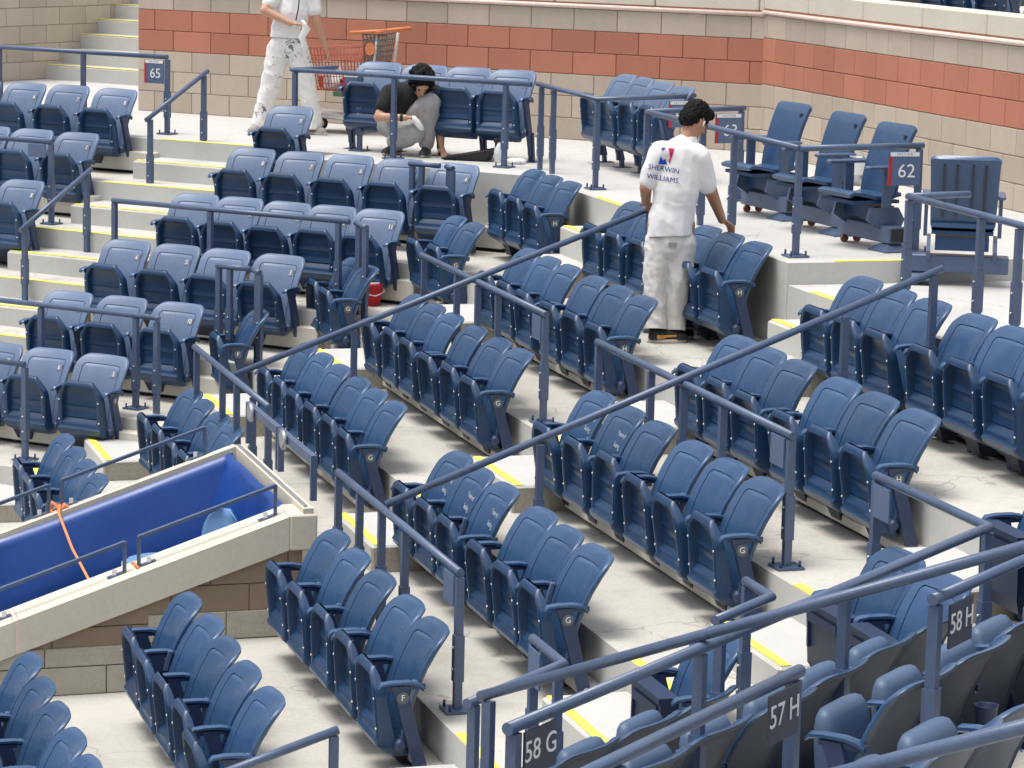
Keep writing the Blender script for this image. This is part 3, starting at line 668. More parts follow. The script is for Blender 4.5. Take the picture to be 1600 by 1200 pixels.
row(FB, [-13.80, -13.31, -12.83, -12.34], cB[2], -.552, 'the third row right of the stairs', GF, [6, 5, 4, 3])
row(FB, [-13.75, -13.22, -12.70], cB[1], -.868, 'the fourth row right of the stairs', GF, [8, 9, 10])
row(FB, [-13.71, -13.22, -12.73], cB[0], -1.15, 'the lowest row facing the camera', GF, [7, 6, 5], letter='F')
GN = 'folding seats in short groups at the bend'
row(FC, [-22.08, -21.6, -21.12], 7.12, .08, 'the trio below the far platform corner', GN, letter='H')
row(FC, [-21.66, -21.19], 6.37, -.236, 'the pair below that trio', GN, letter='G')
row(FC, [-21.66, -21.2], 5.54, -.552, 'the pair beside the red bucket', GN, letter='G')
row(FC, [-21.16], 4.70, -.868, 'standing alone below the red bucket, badge F', GN, letter='F')
row(FC, [-19.43, -18.97, -18.5, -18.06], 3.85, -1.15, 'the group behind the tarp corner', GN)
row(FC, [-19.29, -18.82, -18.39, -17.93], 2.97, -1.42, 'the group at far left above the tarp', GN)
row(FC, [-19.74, -19.28, -18.82, -18.25, -17.79, -17.35], cC[4], .08, 'the row the standing man leans over', GC, letter='H', clip=False)
row(FC, [-19.61, -19.14, -18.68, -18.13, -17.67, -17.18], cC[3], -.236, 'the row below the standing man', GC, letter='H', clip=True)
row(FC, [-19.61, -19.14, -18.67, -18.11, -17.63, -17.16], cC[2], -.552, 'the middle row left of the centre aisle', GC, letter='G', clip=True)
row(FC, [-19.53, -19.07, -18.60, -18.10, -17.63, -17.17], 4.69, -.868, 'the row right of the entrance head', GC, letter='G', clip=True)
row(FC, [-15.62, -15.17, -14.72, -14.13, -13.66, -13.19], cC[4], .08, 'the top row running off the right edge', GC)
row(FC, [-15.52, -15.06, -14.62, -14.03, -13.56, -13.07], cC[3], -.236, 'the second row right of the centre aisle', GC, letter='H', clip=True)
row(FC, [-15.58, -15.07, -14.60, -14.03, -13.53, -13.05], cC[2], -.552, 'the third row right of the centre aisle', GC, letter='G', clip=True, reserved=(0, 1))
row(FC, [-15.53, -15.06, -14.62, -14.0, -13.53, -13.10], cC[1] - .04, -.868, 'the fourth row right of the centre aisle', GC, letter='G', clip=True, reserved=(0, 1, 2))
row(FC, [-14.9, -14.42, -13.91, -13.38, -12.91], cC[0], -1.15, 'the five-seat row with badge F', GC, letter='F', clip=True)
row(FC, [-14.69, -14.24, -13.77, -13.28, -12.81], cC[-1], -1.42, 'the five-seat row below the coping', GC, letter='F', clip=True)
row(FC, [-14.66, -14.16, -13.70, -13.24, -12.79], cC[-2], -1.69, 'the row in the bottom left corner', GC, clip=True)
row(FB, [-13.35, -12.89, -12.45, -12.02], 22.0, .76, 'the platform row against the wall', 'folding seats standing on the platform', [8, 7, 6, 5], floor=True)
row(FC, [-23.3, -22.84, -22.38, -21.92], 8.3, .76, 'the slanting platform row before the wall', 'folding seats standing on the platform', floor=True, pale_back=True)
row(FB, [-13.64], 21.05, .41, 'number 9, alone before the man in splashed trousers', 'folding seats standing on the platform', [9])
# beyond the third aisle the rows bend again
row(FC, [-11.43], cC[1], -.868, 'alone beside the 58 G rail', GE, pan=2)
row(FC, [-11.43, -10.96], cC[2], -.552, 'the pair behind the 58 H sign', GE, pan=2)
row(FC, [-11.43, -10.96, -10.5], cC[3], -.236, 'the right edge group under the bent rail', GE, pan=2)
def bend(k): return isect(FC, cC[k], FE, cE[k]).dot(FE.d)
for k, end, ph in ((1, -7.5, 'the near row under the 58 G sign'), (2, -7.65, 'the near row below the 58 H sign'), (3, -8.85, 'the near row right of the 58 H post'), (4, -8.6, 'the nearest row at the right edge')):
    us_ = []; b0 = {1: -7.7, 2: -7.78, 3: -8.72, 4: -8.72}[k]
    while b0 > bend(k) + .45: us_.insert(0, b0); b0 -= .475
    row(FE, us_, cE[k], T[k] + TOPH, ph, GE, pan=1, cup=(2, 4) if k in (2, 3) else ())
row(FE, [-7.2, -6.72, -6.25, -5.78], cE[3], T[3] + TOPH, 'the near row under the 57 H sign', GE, pan=1, cup=(0,))
row(FE, [-7.6, -7.13, -6.65, -6.18, -5.7], cE[4], T[4] + TOPH, 'the nearest row at the bottom edge', GE, pan=1, cup=(1,))
row(FE, [-6.9, -6.43, -5.95], cE[2], T[2] + TOPH, 'the bottom row left of the 57 H sign', GE, pan=1)

# seat beams along the foot of each riser
def beam(fr, u0, u1, e, z, lab, h_=.12):
    o = link('seat_beam', None, None, None, fr.M(0, 0, 0), lab, 'beam', 'cream seat beams')
    mk('beam', MB().box(u0, u1, e - .10, e + .005, z + .03, z + .03 + h_, bev=.006), BEAM, o)
    mk('painted_shadow_strip', MB().box(u0, u1, e - .06, e + .005, z + .003, z + .028), BLACK, o)  # solid black strip that paints the shade under the beam
for fr, u0, u1, e, k, lab in (
    (FB, -20, -15.52, eB[6], 5, 'cream beam under the farthest left row'), (FB, -20, -15.52, eB[5], 4, 'cream beam under the second row left of the stairs'), (FB, -20, -15.52, eB[4], 3, 'cream beam under the third row left of the stairs'),
    (FB, -14.26, -11.60, 20.8, 4, 'cream beam under the top row right of the stairs'), (FB, -14.26, -11.72, eB[4], 3, 'cream beam under the second row right of the stairs'), (FB, -14.26, -12.1, eB[3], 2, 'cream beam under the third row right of the stairs'), (FB, -14.26, -12.42, eB[2], 1, 'cream beam under the fourth row right of the stairs'), (FB, -14.26, -12.4, eB[1], 0, 'cream beam under the lowest row facing the camera'),
    (FC, -22.5, -21.02, 7.16, 4, 'cream beam under the trio at the platform corner'), (FC, -22.1, -21.02, eC[4], 3, 'cream beam under the upper pair at the bend'), (FC, -22.1, -21.02, eC[3], 2, 'cream beam under the pair by the bucket'), (FC, -21.6, -21.02, eC[2], 1, 'cream beam under the lone seat'),
    (FC, -20.1, -16.95, 7.16, 4, 'cream beam behind the standing man'), (FC, -20.1, -16.88, eC[4], 3, 'cream beam under the row below the standing man'), (FC, -20.1, -16.88, eC[3], 2, 'cream beam under the middle row left of the centre aisle'), (FC, -20.1, -16.88, eC[2], 1, 'cream beam under the row right of the entrance head'),
    (FC, -15.9, -12.76, 7.165, 4, 'cream beam under the top row at right'), (FC, -15.9, -12.76, eC[4], 3, 'cream beam under the second row right of the aisle'), (FC, -15.9, -12.76, eC[3], 2, 'cream beam under the third row right of the aisle'), (FC, -15.9, -12.76, eC[2], 1, 'cream beam under the fourth row right of the aisle'), (FC, -15.6, -12.76, eC[1], 0, 'cream beam under the five-seat row'), (FC, -15.6, -12.76, eC[0], -1, 'cream beam under the row below the coping')):
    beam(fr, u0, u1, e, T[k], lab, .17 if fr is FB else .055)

# ------------------------------------------------------------------ painted rails
def rail(label, paths, posts, signs=(), r_=.021):
    """paths: list of top polylines; posts: (xyz top, z bottom, plate)"""
    base = Vector(posts[0][0]); base.z = posts[0][1]
    o = empty('hand_rail', Matrix.Translation(base), label, 'hand rail', 'painted steel rails'); iv = -base
    for pts in paths: mk('top_rail', MB().tube([Vector(p) + iv for p in pts], r_, 12), RAIL, o)
    for top, zb, plate, ang in posts:
        p = Vector(top) + iv; zb -= base.z; H = p.z - zb
        M = Matrix.Translation((p.x, p.y, zb)) @ Matrix.Rotation(ang, 4, 'Z')
        ps = mk('post', MB().box(-.019, .019, -.019, .019, 0, H - .012), RAIL, o, M=M)
        mk('sleeve', MB().box(-.0245, .0245, -.0245, .0245, H * .22, H * .56), RAIL, ps)
        for zz in (H * .31, H * .47): link('bolt', ME_BOLT, BOLT, ps, Matrix.Translation((0, -.0245, zz)))
        if plate:
            bp = mk('base_plate', MB().box(-.07, .07, -.07, .07, .002, .014), RAIL, ps)
            for xx, yy in ((-.05, -.05), (.05, -.05), (.05, .05)): mk('anchor_bolt', MB().tube([(xx, yy, .01), (xx, yy, .045)], .007, 6), NAVY, bp)
    for (p, xdir, w_, h_, kind, txt, flip) in signs:      # p: top left corner
        P = Vector(p) + iv; x = Vector(xdir).normalized(); F_ = frame(P, x, (0, 0, 1))
        sg = link('sign_panel', MB().box(0, w_, -h_, 0, -.004, .004).mesh('sign_panel'), SIGNM if kind != 'row' else ROWS, o, F_)
        if kind == 'section':
            mk('red_stripe', MB().box(0, w_ * .11, -h_, -.03, .0045, .006), SIGNR, sg)
            hd = mk('header_strip', MB().box(.01, w_ - .01, -.028, -.002, .0045, .006), WHITE, sg)
            link('header_word', text_mesh('S E C T I O N', .019, .0005), INK, hd, Matrix.Translation((w_ / 2, -.015, .0065)))
        if txt: link('sign_number', text_mesh(txt, (.125 if kind == 'section' else .098) , .001), WHITE, sg, Matrix.Translation((w_ * (.57 if kind == 'section' else .5), -h_ * (.58 if kind == 'section' else .46), .006)))
    return o
RH = .70
def P3(fr, u, c, z, zb, plate=False): return (fr.p(u, c, z), zb, plate, fr.a)
# far left
rail('blue rail with the 65 sign above the farthest left row', [[FB.p(-19, 21.87, .70), FB.p(-15.77, 21.87, .70)]], [P3(FB, -15.77, 21.87, .69, 0, True), P3(FB, -16.72, 21.87, .69, 0, True), P3(FB, -17.7, 21.87, .69, 0)], [(FB.p(-16.01, 21.85, .668), FB.d, .215, .21, 'section', '65', 0)])
def slope(fr, u, c0, z0, c1, z1): return [fr.p(u, c0, z0), fr.p(u, c1, z1)]
rail('sloping blue rail at the head of the left stairs', [slope(FB, -15.15, 20.70, .235, 21.62, .62)], [P3(FB, -15.15, 21.56, .59, -.158), P3(FB, -15.15, 20.76, .25, -.474)])
rail('sloping blue rail lower on the left stairs by the third row', [slope(FB, -14.95, 18.72, -.53, 19.66, -.10)], [P3(FB, -14.95, 19.6, -.13, -.79), P3(FB, -14.95, 18.78, -.5, -1.106)])
rail('short blue rail end with a blank sign left of the stairs', [[FB.p(-19, 19.92, .068), FB.p(-15.57, 19.92, .068)]], [P3(FB, -15.57, 19.92, .06, T[4], True)], [(FB.p(-15.80, 19.90, .045), FB.d, .19, .11, 'blank', None, 0)])
rail('level blue rail crossing in front of the row numbered 7 to 11', [[FB.p(-14.19, 18.94, -.248), FB.p(-11.95, 18.94, -.248)]], [P3(FB, -14.17, 18.94, -.255, T[3]), P3(FB, -13.24, 18.94, -.255, T[3]), P3(FB, -12.05, 18.94, -.255, T[3])])
rail('short angled blue rail before seat 11', [[FB.p(-11.88, 18.92, -.25), FB.p(-11.66, 18.72, -.252)]], [P3(FB, -11.84, 18.9, -.255, T[3]), P3(FB, -11.68, 18.74, -.255, T[3])])
rail('upper of two short blue stub rails, below the platform corner', [[FB.p(-12.32, 20.42, .068), FB.p(-12.03, 20.42, .068)]], [P3(FB, -12.29, 20.42, .06, T[4]), P3(FB, -12.2, 20.42, .06, T[4], True)])
rail('tiny blue stub rail before seat 4 at the platform corner', [[FB.p(-11.96, 20.40, .068), FB.p(-11.85, 20.32, .066)]], [P3(FB, -11.92, 20.38, .06, T[4]), P3(FB, -11.86, 20.33, .06, T[4])])
rail('lower of two short blue stub rails, left of the lone seat', [[FB.p(-12.62, 18.14, -.56), FB.p(-12.31, 18.14, -.56)]], [P3(FB, -12.6, 18.14, -.57, T[2]), P3(FB, -12.5, 18.14, -.57, T[2])])
rail('tiny blue stub rail before seat 3 above the lone seat', [[FB.p(-12.28, 18.12, -.56), FB.p(-12.16, 18.04, -.565)]], [P3(FB, -12.2, 18.07, -.57, T[2]), P3(FB, -12.165, 18.045, -.57, T[2])])
rail('level blue rail bent at its end below the row of 8, 9 and 10', [[FB.p(-18, 17.45, -.88), FB.p(-12.66, 17.45, -.88), FB.p(-12.60, 17.36, -.88)]], [P3(FB, -13.74, 17.45, -.89, T[1]), P3(FB, -12.86, 17.45, -.89, T[1], True), P3(FB, -12.62, 17.38, -.89, T[1])])
rail('blue rail end at the lower left edge above the tarp group', [[FB.p(-18, 16.55, -1.16), FB.p(-13.18, 16.55, -1.16)]], [P3(FB, -13.18, 16.55, -1.17, T[0], True)])
# platform edge
c10 = 21.28
rail('blue rail with the 64 sign before the crouching man', [[FB.p(-13.95, 21.86, .70), FB.p(-14.02, c10, .70), FB.p(-11.68, c10, .70)]], [P3(FB, -14.0, c10, .69, -.1), P3(FB, -13.6, 21.7, .69, 0, True), P3(FB, -13.0, c10, .69, 0, True), P3(FB, -11.92, c10, .69, 0, True)], [(FB.p(-13.77, 21.69, .665), FB.d, .17, .2, 'section', '64', 0)])
rail('blue platform rail with a 64 sign, bent before the slanting platform seats', [[FC.p(-23.25, 7.40, .70), FC.p(-21.58, 7.36, .70), FC.p(-21.95, 8.30, .70)]], [P3(FC, -23.13, 7.40, .69, -.05), P3(FC, -22.8, 7.40, .69, -.05), P3(FC, -21.58, 7.36, .69, 0, True), P3(FC, -21.94, 8.27, .69, 0, True)], [(FC.p(-21.86, 8.05, .665), (.93, .37, 0), .2, .21, 'section', '64', 0)])
rail('blue platform rail with 63 and 62 signs behind the standing man', [[FC.p(-20.37, 7.33, .70), FC.p(-17.46, 7.33, .70)], [FC.p(-20.37, 7.33, .70), FC.p(-20.72, 8.24, .70)], [FC.p(-17.46, 7.33, .70), FC.p(-17.62, 8.27, .70)]], [P3(FC, -20.36, 7.33, .69, -.1), P3(FC, -19.2, 7.33, .69, -.1), P3(FC, -18.6, 7.33, .69, -.1), P3(FC, -17.46, 7.33, .69, 0, True), P3(FC, -20.71, 8.21, .69, 0, True), P3(FC, -17.61, 8.24, .69, 0, True)], [(FC.p(-20.60, 7.96, .665), (.93, .37, 0), .22, .22, 'section', '63', 0), (FC.p(-17.56, 8.0, .665), (.97, .24, 0), .22, .22, 'section', '62', 0)])
rail('blue rail in front of the chair seen from behind at right', [[FC.p(-15.9, 7.38, .56), FC.p(-13.2, 7.38, .56)], [FC.p(-15.9, 7.38, .56), FC.p(-15.98, 7.82, .56)]], [P3(FC, -15.88, 7.38, .55, -.14, True), P3(FC, -14.92, 7.38, .55, -.14, True), P3(FC, -14.45, 7.38, .55, -.14, True), P3(FC, -13.6, 7.38, .55, -.14, True)])
# rails behind the slanting rows
def cross(label, u0, u1, c, z, zb, us_, sign_u=None, extra=(), right=True, txt=None):
    u0 -= .16; u1 -= .16; us_ = [q - .16 for q in us_]; c += .05; z -= .03; sign_u = None if sign_u is None else sign_u - .16
    sg = []
    if sign_u is not None: sg = [(FC.p(sign_u, c - .022, z - .02), FC.d, .17, .15, 'blank', txt, 0)]
    return rail(label, [[FC.p(u0, c, z), FC.p(u1, c, z)]] + list(extra), [P3(FC, u, c, z - .01, zb, i == 0) for i, u in enumerate(us_)], sg)
cross('level blue rail between the two middle rows left of the aisle', -19.72, -16.82, 5.45, -.238, T[3], [-16.84, -19.64, -18.8, -18.3, -17.84], -17.03)
cross('level blue rail across the head of the entrance', -19.5, -17.13, 3.79, -.82, T[1], [-17.15, -19.42, -18.54, -18.09, -17.6])
cross('level blue rail behind the third row right of the centre aisle', -15.85, -12.88, 5.45, -.256, T[3], [-12.9, -15.82, -14.92, -14.4, -13.82], -13.1)
cross('level blue rail behind the five-seat row', -15.37, -12.92, 3.79, -.87, T[1], [-12.93, -15.35, -14.87, -14.4, -13.93], -13.12)
rail('long sloping blue rail rising over the left middle rows', [[FC.p(-18.55, 3.86, -.87), FC.p(-18.45, 6.75, .235)]], [P3(FC, -18.53, 4.68, -.57, T[2]), P3(FC, -18.45, 6.68, .2, T[4])])
rail('long sloping blue rail rising over the right middle rows', [[FC.p(-14.56, 3.86, -.88), FC.p(-14.55, 6.98, .315)]], [P3(FC, -14.56, 4.70, -.58, T[2]), P3(FC, -14.56, 6.42, .07, T[4]), P3(FC, -14.55, 6.93, .29, T[4])])
# near right block
def Et(k): return T[k] + RH
r2 = isect(FC, 5.45, FE, -4.543)
rail('bent blue rail with the 58 G sign leading to lower left', [[FC.p(-11.95, 5.45, -.26), r2 + Vector((0, 0, -.25)), FE.p(-7.56, -4.62, -.26)]], [(FE.p(-7.6, -4.62, -.27), T[3], True, FE.a), P3(FC, -11.93, 5.45, -.27, T[3]), (r2 + Vector((0, 0, -.26)), T[3], False, FC.a), (FE.p(-8.8, -4.6, -.27), T[3], False, FE.a), (FE.p(-9.9, -4.57, -.27), T[3], False, FE.a)], [(FE.p(-7.63, -4.60, -.285), -FE.d, .19, .15, 'row', '58 G', 0), (FC.p(-11.9, 5.425, -.285), FC.d, .17, .15, 'blank', None, 0)])
r1 = isect(FC, 4.62, FE, -5.324)
rail('short bent blue rail beside the pair of seats at right', [[FC.p(-11.41, 4.62, -.58), FC.p(-11.12, 4.62, -.58), FC.p(-11.12, 4.62, -.58) + FE.d * .5]], [P3(FC, -11.39, 4.62, -.59, T[2]), (FC.p(-11.12, 4.62, -.59) + FE.d * .45, T[2], False, FE.a)])
rail('short bent blue rail beside the 58 G post', [[FC.p(-11.78, 3.79, -.883), FC.p(-11.35, 3.79, -.883), FC.p(-11.35, 3.79, -.883) + FE.d * .75]], [P3(FC, -11.76, 3.79, -.89, T[1]), P3(FC, -11.42, 3.79, -.89, T[1]), (FC.p(-11.35, 3.79, -.89) + FE.d * .7, T[1], False, FE.a)], [(FC.p(-11.74, 3.765, -.905), FC.d, .15, .16, 'blank', None, 0)])
rail('long sloping blue rail crossing the lower right corner', [[FE.p(-8.8, -5.50, -.585), FE.p(-8.8, -3.3, .32)]], [(FE.p(-8.8, -5.46, -.585), T[2], False, FE.a)], r_=.020)
rail('blue rail with the 57 H sign in the bottom right corner', [[FE.p(-7.70, -3.69, .05), FE.p(-5.2, -3.69, .05)]], [(FE.p(-7.66, -3.69, .04), T[4], False, FE.a), (FE.p(-6.6, -3.69, .04), T[4], False, FE.a)], [(FE.p(-7.45, -3.665, .03), -FE.d, .19, .15, 'row', '57 H', 0)], r_=.020)
rail('blue rail with the 58 H sign near the right edge', [[FE.p(-8.76, -3.73, .05), FE.p(-11.0, -3.66, .05)]], [(FE.p(-8.79, -3.73, .04), T[4], False, FE.a), (FE.p(-10.2, -3.69, .04), T[4], False, FE.a)], [(FE.p(-8.84, -3.70, .02), -FE.d, .19, .15, 'row', '58 H', 0)], r_=.020)
rail('thick sloping blue rail along the bottom edge', [[FE.p(-6.4, -3.4, .0), FE.p(-6.4, -2.0, .60)]], [(FE.p(-6.4, -3.3, .04), T[4], False, FE.a), (FE.p(-6.4, -2.1, .55), T[5], False, FE.a)], r_=.020)
rail('short blue rail at the bottom edge left of the aisle', [[FC.p(-12.3, 2.30, -1.64), FC.p(-12.3, 3.06, -1.395)]], [P3(FC, -12.3, 3.04, -1.41, T[0]), P3(FC, -12.3, 2.35, -1.63, T[-1])])

# ------------------------------------------------------------------ loose beam-mounted chairs on the platform
def slab_curve(pts, hw, th):        # pts (y,z) centre line, extruded across x
    rings = []
    for i, (y, z) in enumerate(pts):
        a = pts[max(0, i - 1)]; b = pts[min(len(pts) - 1, i + 1)]; d_ = Vector((b[0] - a[0], b[1] - a[1])).normalized(); nx, nz = -d_.y, d_.x
        w = hw(i / (len(pts) - 1)) if callable(hw) else hw
        rings.append([(q * w, y + nx * th * s_ * (1 - .25 * (abs(q) == 1)), z + nz * th * s_ * (1 - .25 * (abs(q) == 1))) for s_, q in ((1, -1), (1, -.7), (1, .7), (1, 1), (-1, 1), (-1, .7), (-1, -.7), (-1, -1))])
    return MB().loft(rings)
def loose_chair(M, label, casters=True):
    o = empty('beam_chair', M, label, 'chair', 'loose chairs on the platform')
    bk = link('backrest', auto(slab_curve([(-.10, .36), (-.085, .45), (-.06, .55), (-.03, .65), (.005, .74), (.03, .79), (.045, .805)], lambda t: .205 + .02 * t - (.03 if t > .95 else 0), .017).mesh('backrest'), 40), SEAT, o)
    for x in (-.13, -.05, .05, .13): mk('rear_rib', MB().bar((x, -.060, .42), (x, .029, .755), .022, .014, up=(1, 0, 0)), DARK, bk)
    mk('number_slot', MB().box(.15, .175, -.02, -.012, .715, .75), INK, bk)
    link('seat_pan', auto(slab_curve([(-.05, .365), (-.15, .34), (-.25, .345), (-.34, .365), (-.41, .375), (-.45, .36)], .2, .015).mesh('seat_pan'), 40), SEAT, o)
    mk('pan_edge', MB().box(-.195, .195, -.42, -.06, .305, .328), PAN, o)
    for sx in (-1, 1):
        mk('armrest', MB().box(sx * .235 - .028, sx * .235 + .028, -.36, -.05, .535, .56, bev=.008), RAIL, o)
        mk('arm_support', MB().box(sx * .235 - .012, sx * .235 + .012, -.22, -.155, .28, .535), RAIL, o)
        n_ = [(-.30, .28), (-.08, .28), (-.03, .20), (-.06, .14), (-.22, .14), (-.32, .2)]
        k = len(n_); mk('side_plate', MB().add([(sx * .21 - .012, y, z) for y, z in n_] + [(sx * .21 + .012, y, z) for y, z in n_], [tuple(range(k)), tuple(range(2 * k - 1, k - 1, -1))] + [(i, k + i, k + (i + 1) % k, (i + 1) % k) for i in range(k)]), RAIL, o)
    mk('hinge_box', MB().box(-.17, .17, -.24, -.08, .20, .285), PAN, o)
    mk('beam', MB().box(-.30, .34, -.22, -.10, .055, .165, bev=.006), RAIL, o)
    mk('beam_end', MB().box(.342, .346, -.205, -.115, .07, .15), INK, o)
    mk('foot_plate', MB().loft([[(.27 + x * k_, -.16 + y * k_, z) for x, y in ((-1, -1), (1, -1), (1, 1), (-1, 1))] for k_, z in ((.11, .002), (.11, .010), (.05, .05))], smooth=False), RAIL, o)
    if casters:
        for x, y in ((-.24, -.20), (-.24, -.1)):
            c_ = mk('caster', MB().loft([[(x + xx, y + .026 * math.cos(q * .5236), .027 + .026 * math.sin(q * .5236)) for q in range(12)] for xx in (-.012, .012)]), RUST, o)
            mk('caster_fork', MB().box(x - .018, x + .018, y - .006, y + .006, .03, .058), RUBBER, c_)
    return o
def LM(x, y, z, deg): return Matrix.Translation((x, y, z)) @ Matrix.Rotation(R(deg), 4, 'Z')
loose_chair(LM(1.97, 21.30, 0, -64), 'loose blue chair with lowered seat nearest the block wall corner')
loose_chair(LM(2.27, 20.45, 0, -66), 'loose blue chair with lowered seat, middle of the three by the wall')
loose_chair(LM(2.50, 19.60, 0, -64), 'loose blue chair with the paint tin resting behind its arm')
loose_chair(LM(2.83, 18.55, -.11, 172), 'blue chair seen from behind, vertical ribs on its back, right platform', False)

# ------------------------------------------------------------------ small things
def cyl(r0, r1, z0, z1, n=20, x=0, y=0): return [[(x + r_ * math.cos(2 * math.pi * q / n), y + r_ * math.sin(2 * math.pi * q / n), z) for q in range(n)] for r_, z in ((r0, z0), (r1, z1))]
can = empty('paint_can', LM(2.36, 20.15, .345, -75), 'grey one gallon paint tin with a white label on the loose chair seat', 'paint can')
mk('body', MB().loft(cyl(.083, .083, 0, .19, 28)), TIN, can); mk('rim', MB().loft(cyl(.086, .086, .186, .2, 28)), STEEL, can)
mk('label', MB().loft(cyl(.0845, .0845, .075, .165, 28), cap0=False, cap1=False), LABELW, can)
mk('red_strip', MB().box(-.05, -.01, -.0865, -.083, .03, .05), REDP, can)
link('label_word', text_mesh('ULTRA', .042, .001), INK, can, frame((-.01, -.087, .14), (1, 0, 0), (0, 0, 1)))
link('label_word', text_mesh('SPEC', .026, .001), INK, can, frame((-.02, -.087, .105), (1, 0, 0), (0, 0, 1)))
mk('bail', MB().tube([(-.086, 0, .17), (-.08, -.04, .24), (0, -.06, .27), (.08, -.04, .24), (.086, 0, .17)], .003, 5), STEEL, can)
bkt = empty('red_bucket', LM(-1.12, 22.78, T[3], 20) @ Matrix.Scale(.86, 4), 'red plastic bucket on the tread behind the pair of seats', 'bucket')
mk('body', MB().loft([cyl(.085, .11, 0, .19)[0], cyl(.085, .112, 0, .19)[1], cyl(.12, .12, .19, .2)[0], cyl(.12, .12, .19, .205)[1], cyl(.105, .105, .2, .205)[1], cyl(.08, .08, .02, .02)[0]]), REDP, bkt)
mk('liner', MB().loft([cyl(.111, .111, .207, .222)[0], cyl(.111, .113, .207, .222)[1], cyl(.1, .1, .2, .222)[1], cyl(.1, .1, .1, .12)[0]], cap0=False), LABELW, bkt)
mk('handle', MB().tube([(-.115, 0, .19), (-.1, -.09, .13), (0, -.13, .10), (.1, -.09, .13), (.115, 0, .19)], .004, 6), WHITE, bkt)
tray = empty('paint_tray', LM(-.40, 24.98, 0, -14), 'black sloping paint tray on the floor beside the crouching man', 'tray')
mk('tray', MB().add([(-.2, -.09, .0), (.16, -.09, .0), (.16, .09, .0), (-.2, .09, .0), (-.22, -.11, .012), (.2, -.12, .10), (.2, .12, .10), (-.22, .11, .012)], [(3, 2, 1, 0), (0, 1, 5, 4), (1, 2, 6, 5), (2, 3, 7, 6), (3, 0, 4, 7), (4, 5, 6, 7)]), SHOE, tray)
mk('rim', MB().tube([(-.22, -.11, .014), (.2, -.12, .102), (.2, .12, .102), (-.22, .11, .014), (-.22, -.11, .014)], .007, 6), SHOE, tray)
spb = empty('spray_bottle', LM(-.16, 24.82, 0, 30), 'clear spray bottle with a black trigger standing on the platform edge', 'bottle')
mk('body', MB().loft([cyl(.036, .036, 0, .1)[0], cyl(.038, .038, .01, .1)[1], cyl(.03, .03, .14, .14)[0], cyl(.014, .014, .165, .17)[1]]), CLEAR, spb)
mk('trigger_head', MB().box(-.045, .02, -.012, .012, .17, .205, bev=.004).box(-.035, -.022, -.006, .006, .13, .17), SHOE, spb)
rag = mk('white_rag', MB().loft([[(r_ * (1 + .25 * math.sin(3 * q * .42)) * math.cos(q * .42), r_ * .7 * (1 + .3 * math.cos(2 * q * .42)) * math.sin(q * .42), z + .008 * math.sin(4 * q * .42)) for q in range(15)] for r_, z in ((.09, .012), (.085, .03), (.04, .045), (.01, .04))]), TEE, None, M=LM(-.02, 24.72, 0, 0), label='crumpled white rag on the platform beside the spray bottle', cat='rag')

# shopping cart: red wire basket, dark folding child seat with an orange handle, pale lower tray
cart = empty('shopping_cart', LM(-1.56, 27.42, 0, -20), 'red wire shopping cart with an orange handle and supplies against the wall', 'shopping cart')
def wires(pts4, nu, nv, r_=.0042):      # quad panel of crossing wires
    a, b, c, d_ = [Vector(p) for p in pts4]; mb = MB()
    for i in range(nu + 1):
        t = i / nu; mb.tube([a.lerp(b, t), d_.lerp(c, t)], r_, 4)
    for j in range(nv + 1):
        t = j / nv; mb.tube([a.lerp(d_, t), b.lerp(c, t)], r_, 4)
    return mb
A_, B_, C_, D_ = (-.46, -.17, .40), (.26, -.23, .40), (.26, -.27, .82), (-.56, -.20, .76)
A2, B2, C2, D2 = [(x, -y, z) for x, y, z in (A_, B_, C_, D_)]
mk('side_panel', wires((A_, B_, C_, D_), 24, 6), ORANGE, cart); mk('side_panel', wires((A2, B2, C2, D2), 24, 6), ORANGE, cart)
mk('front_panel', wires((A_, A2, D2, D_), 10, 6), ORANGE, cart); mk('basket_floor', wires((A_, B_, B2, A2), 16, 8), ORANGE, cart)
mk('rear_panel', wires((B_, B2, (.33, .25, .93), (.33, -.25, .93)), 12, 10, .006), CARTG, cart)
mk('child_seat', wires(((.16, -.2, .55), (.16, .2, .55), (.24, .22, .9), (.24, -.22, .9)), 10, 8, .005), CARTG, cart)
mk('side_panel', wires(((.25, -.23, .50), (.42, -.25, .50), (.46, -.26, .93), (.22, -.26, .93)), 6, 9, .006), CARTG, cart)
mk('handle', MB().tube([(.36, -.28, .95), (.47, -.27, .975), (.47, .27, .975), (.36, .28, .95)], .018, 8), ORAPL, cart)
mk('handle', MB().tube([(.10, -.275, .94), (.47, -.275, .975)], .016, 8), ORAPL, cart)
mk('emblem', MB().loft([[(.30 + .05 * math.cos(q * .5236), -.268 + yy, .80 + .06 * math.sin(q * .5236)) for q in range(12)] for yy in (0, -.006)]), ORAPL, cart)
mk('lower_tray', MB().add([(-.42, -.16, .17), (.2, -.22, .12), (.2, .22, .12), (-.42, .16, .17), (-.42, -.16, .2), (.2, -.22, .16), (.2, .22, .16), (-.42, .16, .2)], [(3, 2, 1, 0), (4, 5, 6, 7), (0, 1, 5, 4), (1, 2, 6, 5), (2, 3, 7, 6), (3, 0, 4, 7)]), TRAYG, cart)
mk('frame', MB().tube([(-.4, -.17, .16), (.2, -.23, .13), (.3, -.24, .4), (.36, -.25, .93)], .014, 8).tube([(-.4, .17, .16), (.2, .23, .13), (.3, .24, .4), (.36, .25, .93)], .014, 8), TRAYG, cart)
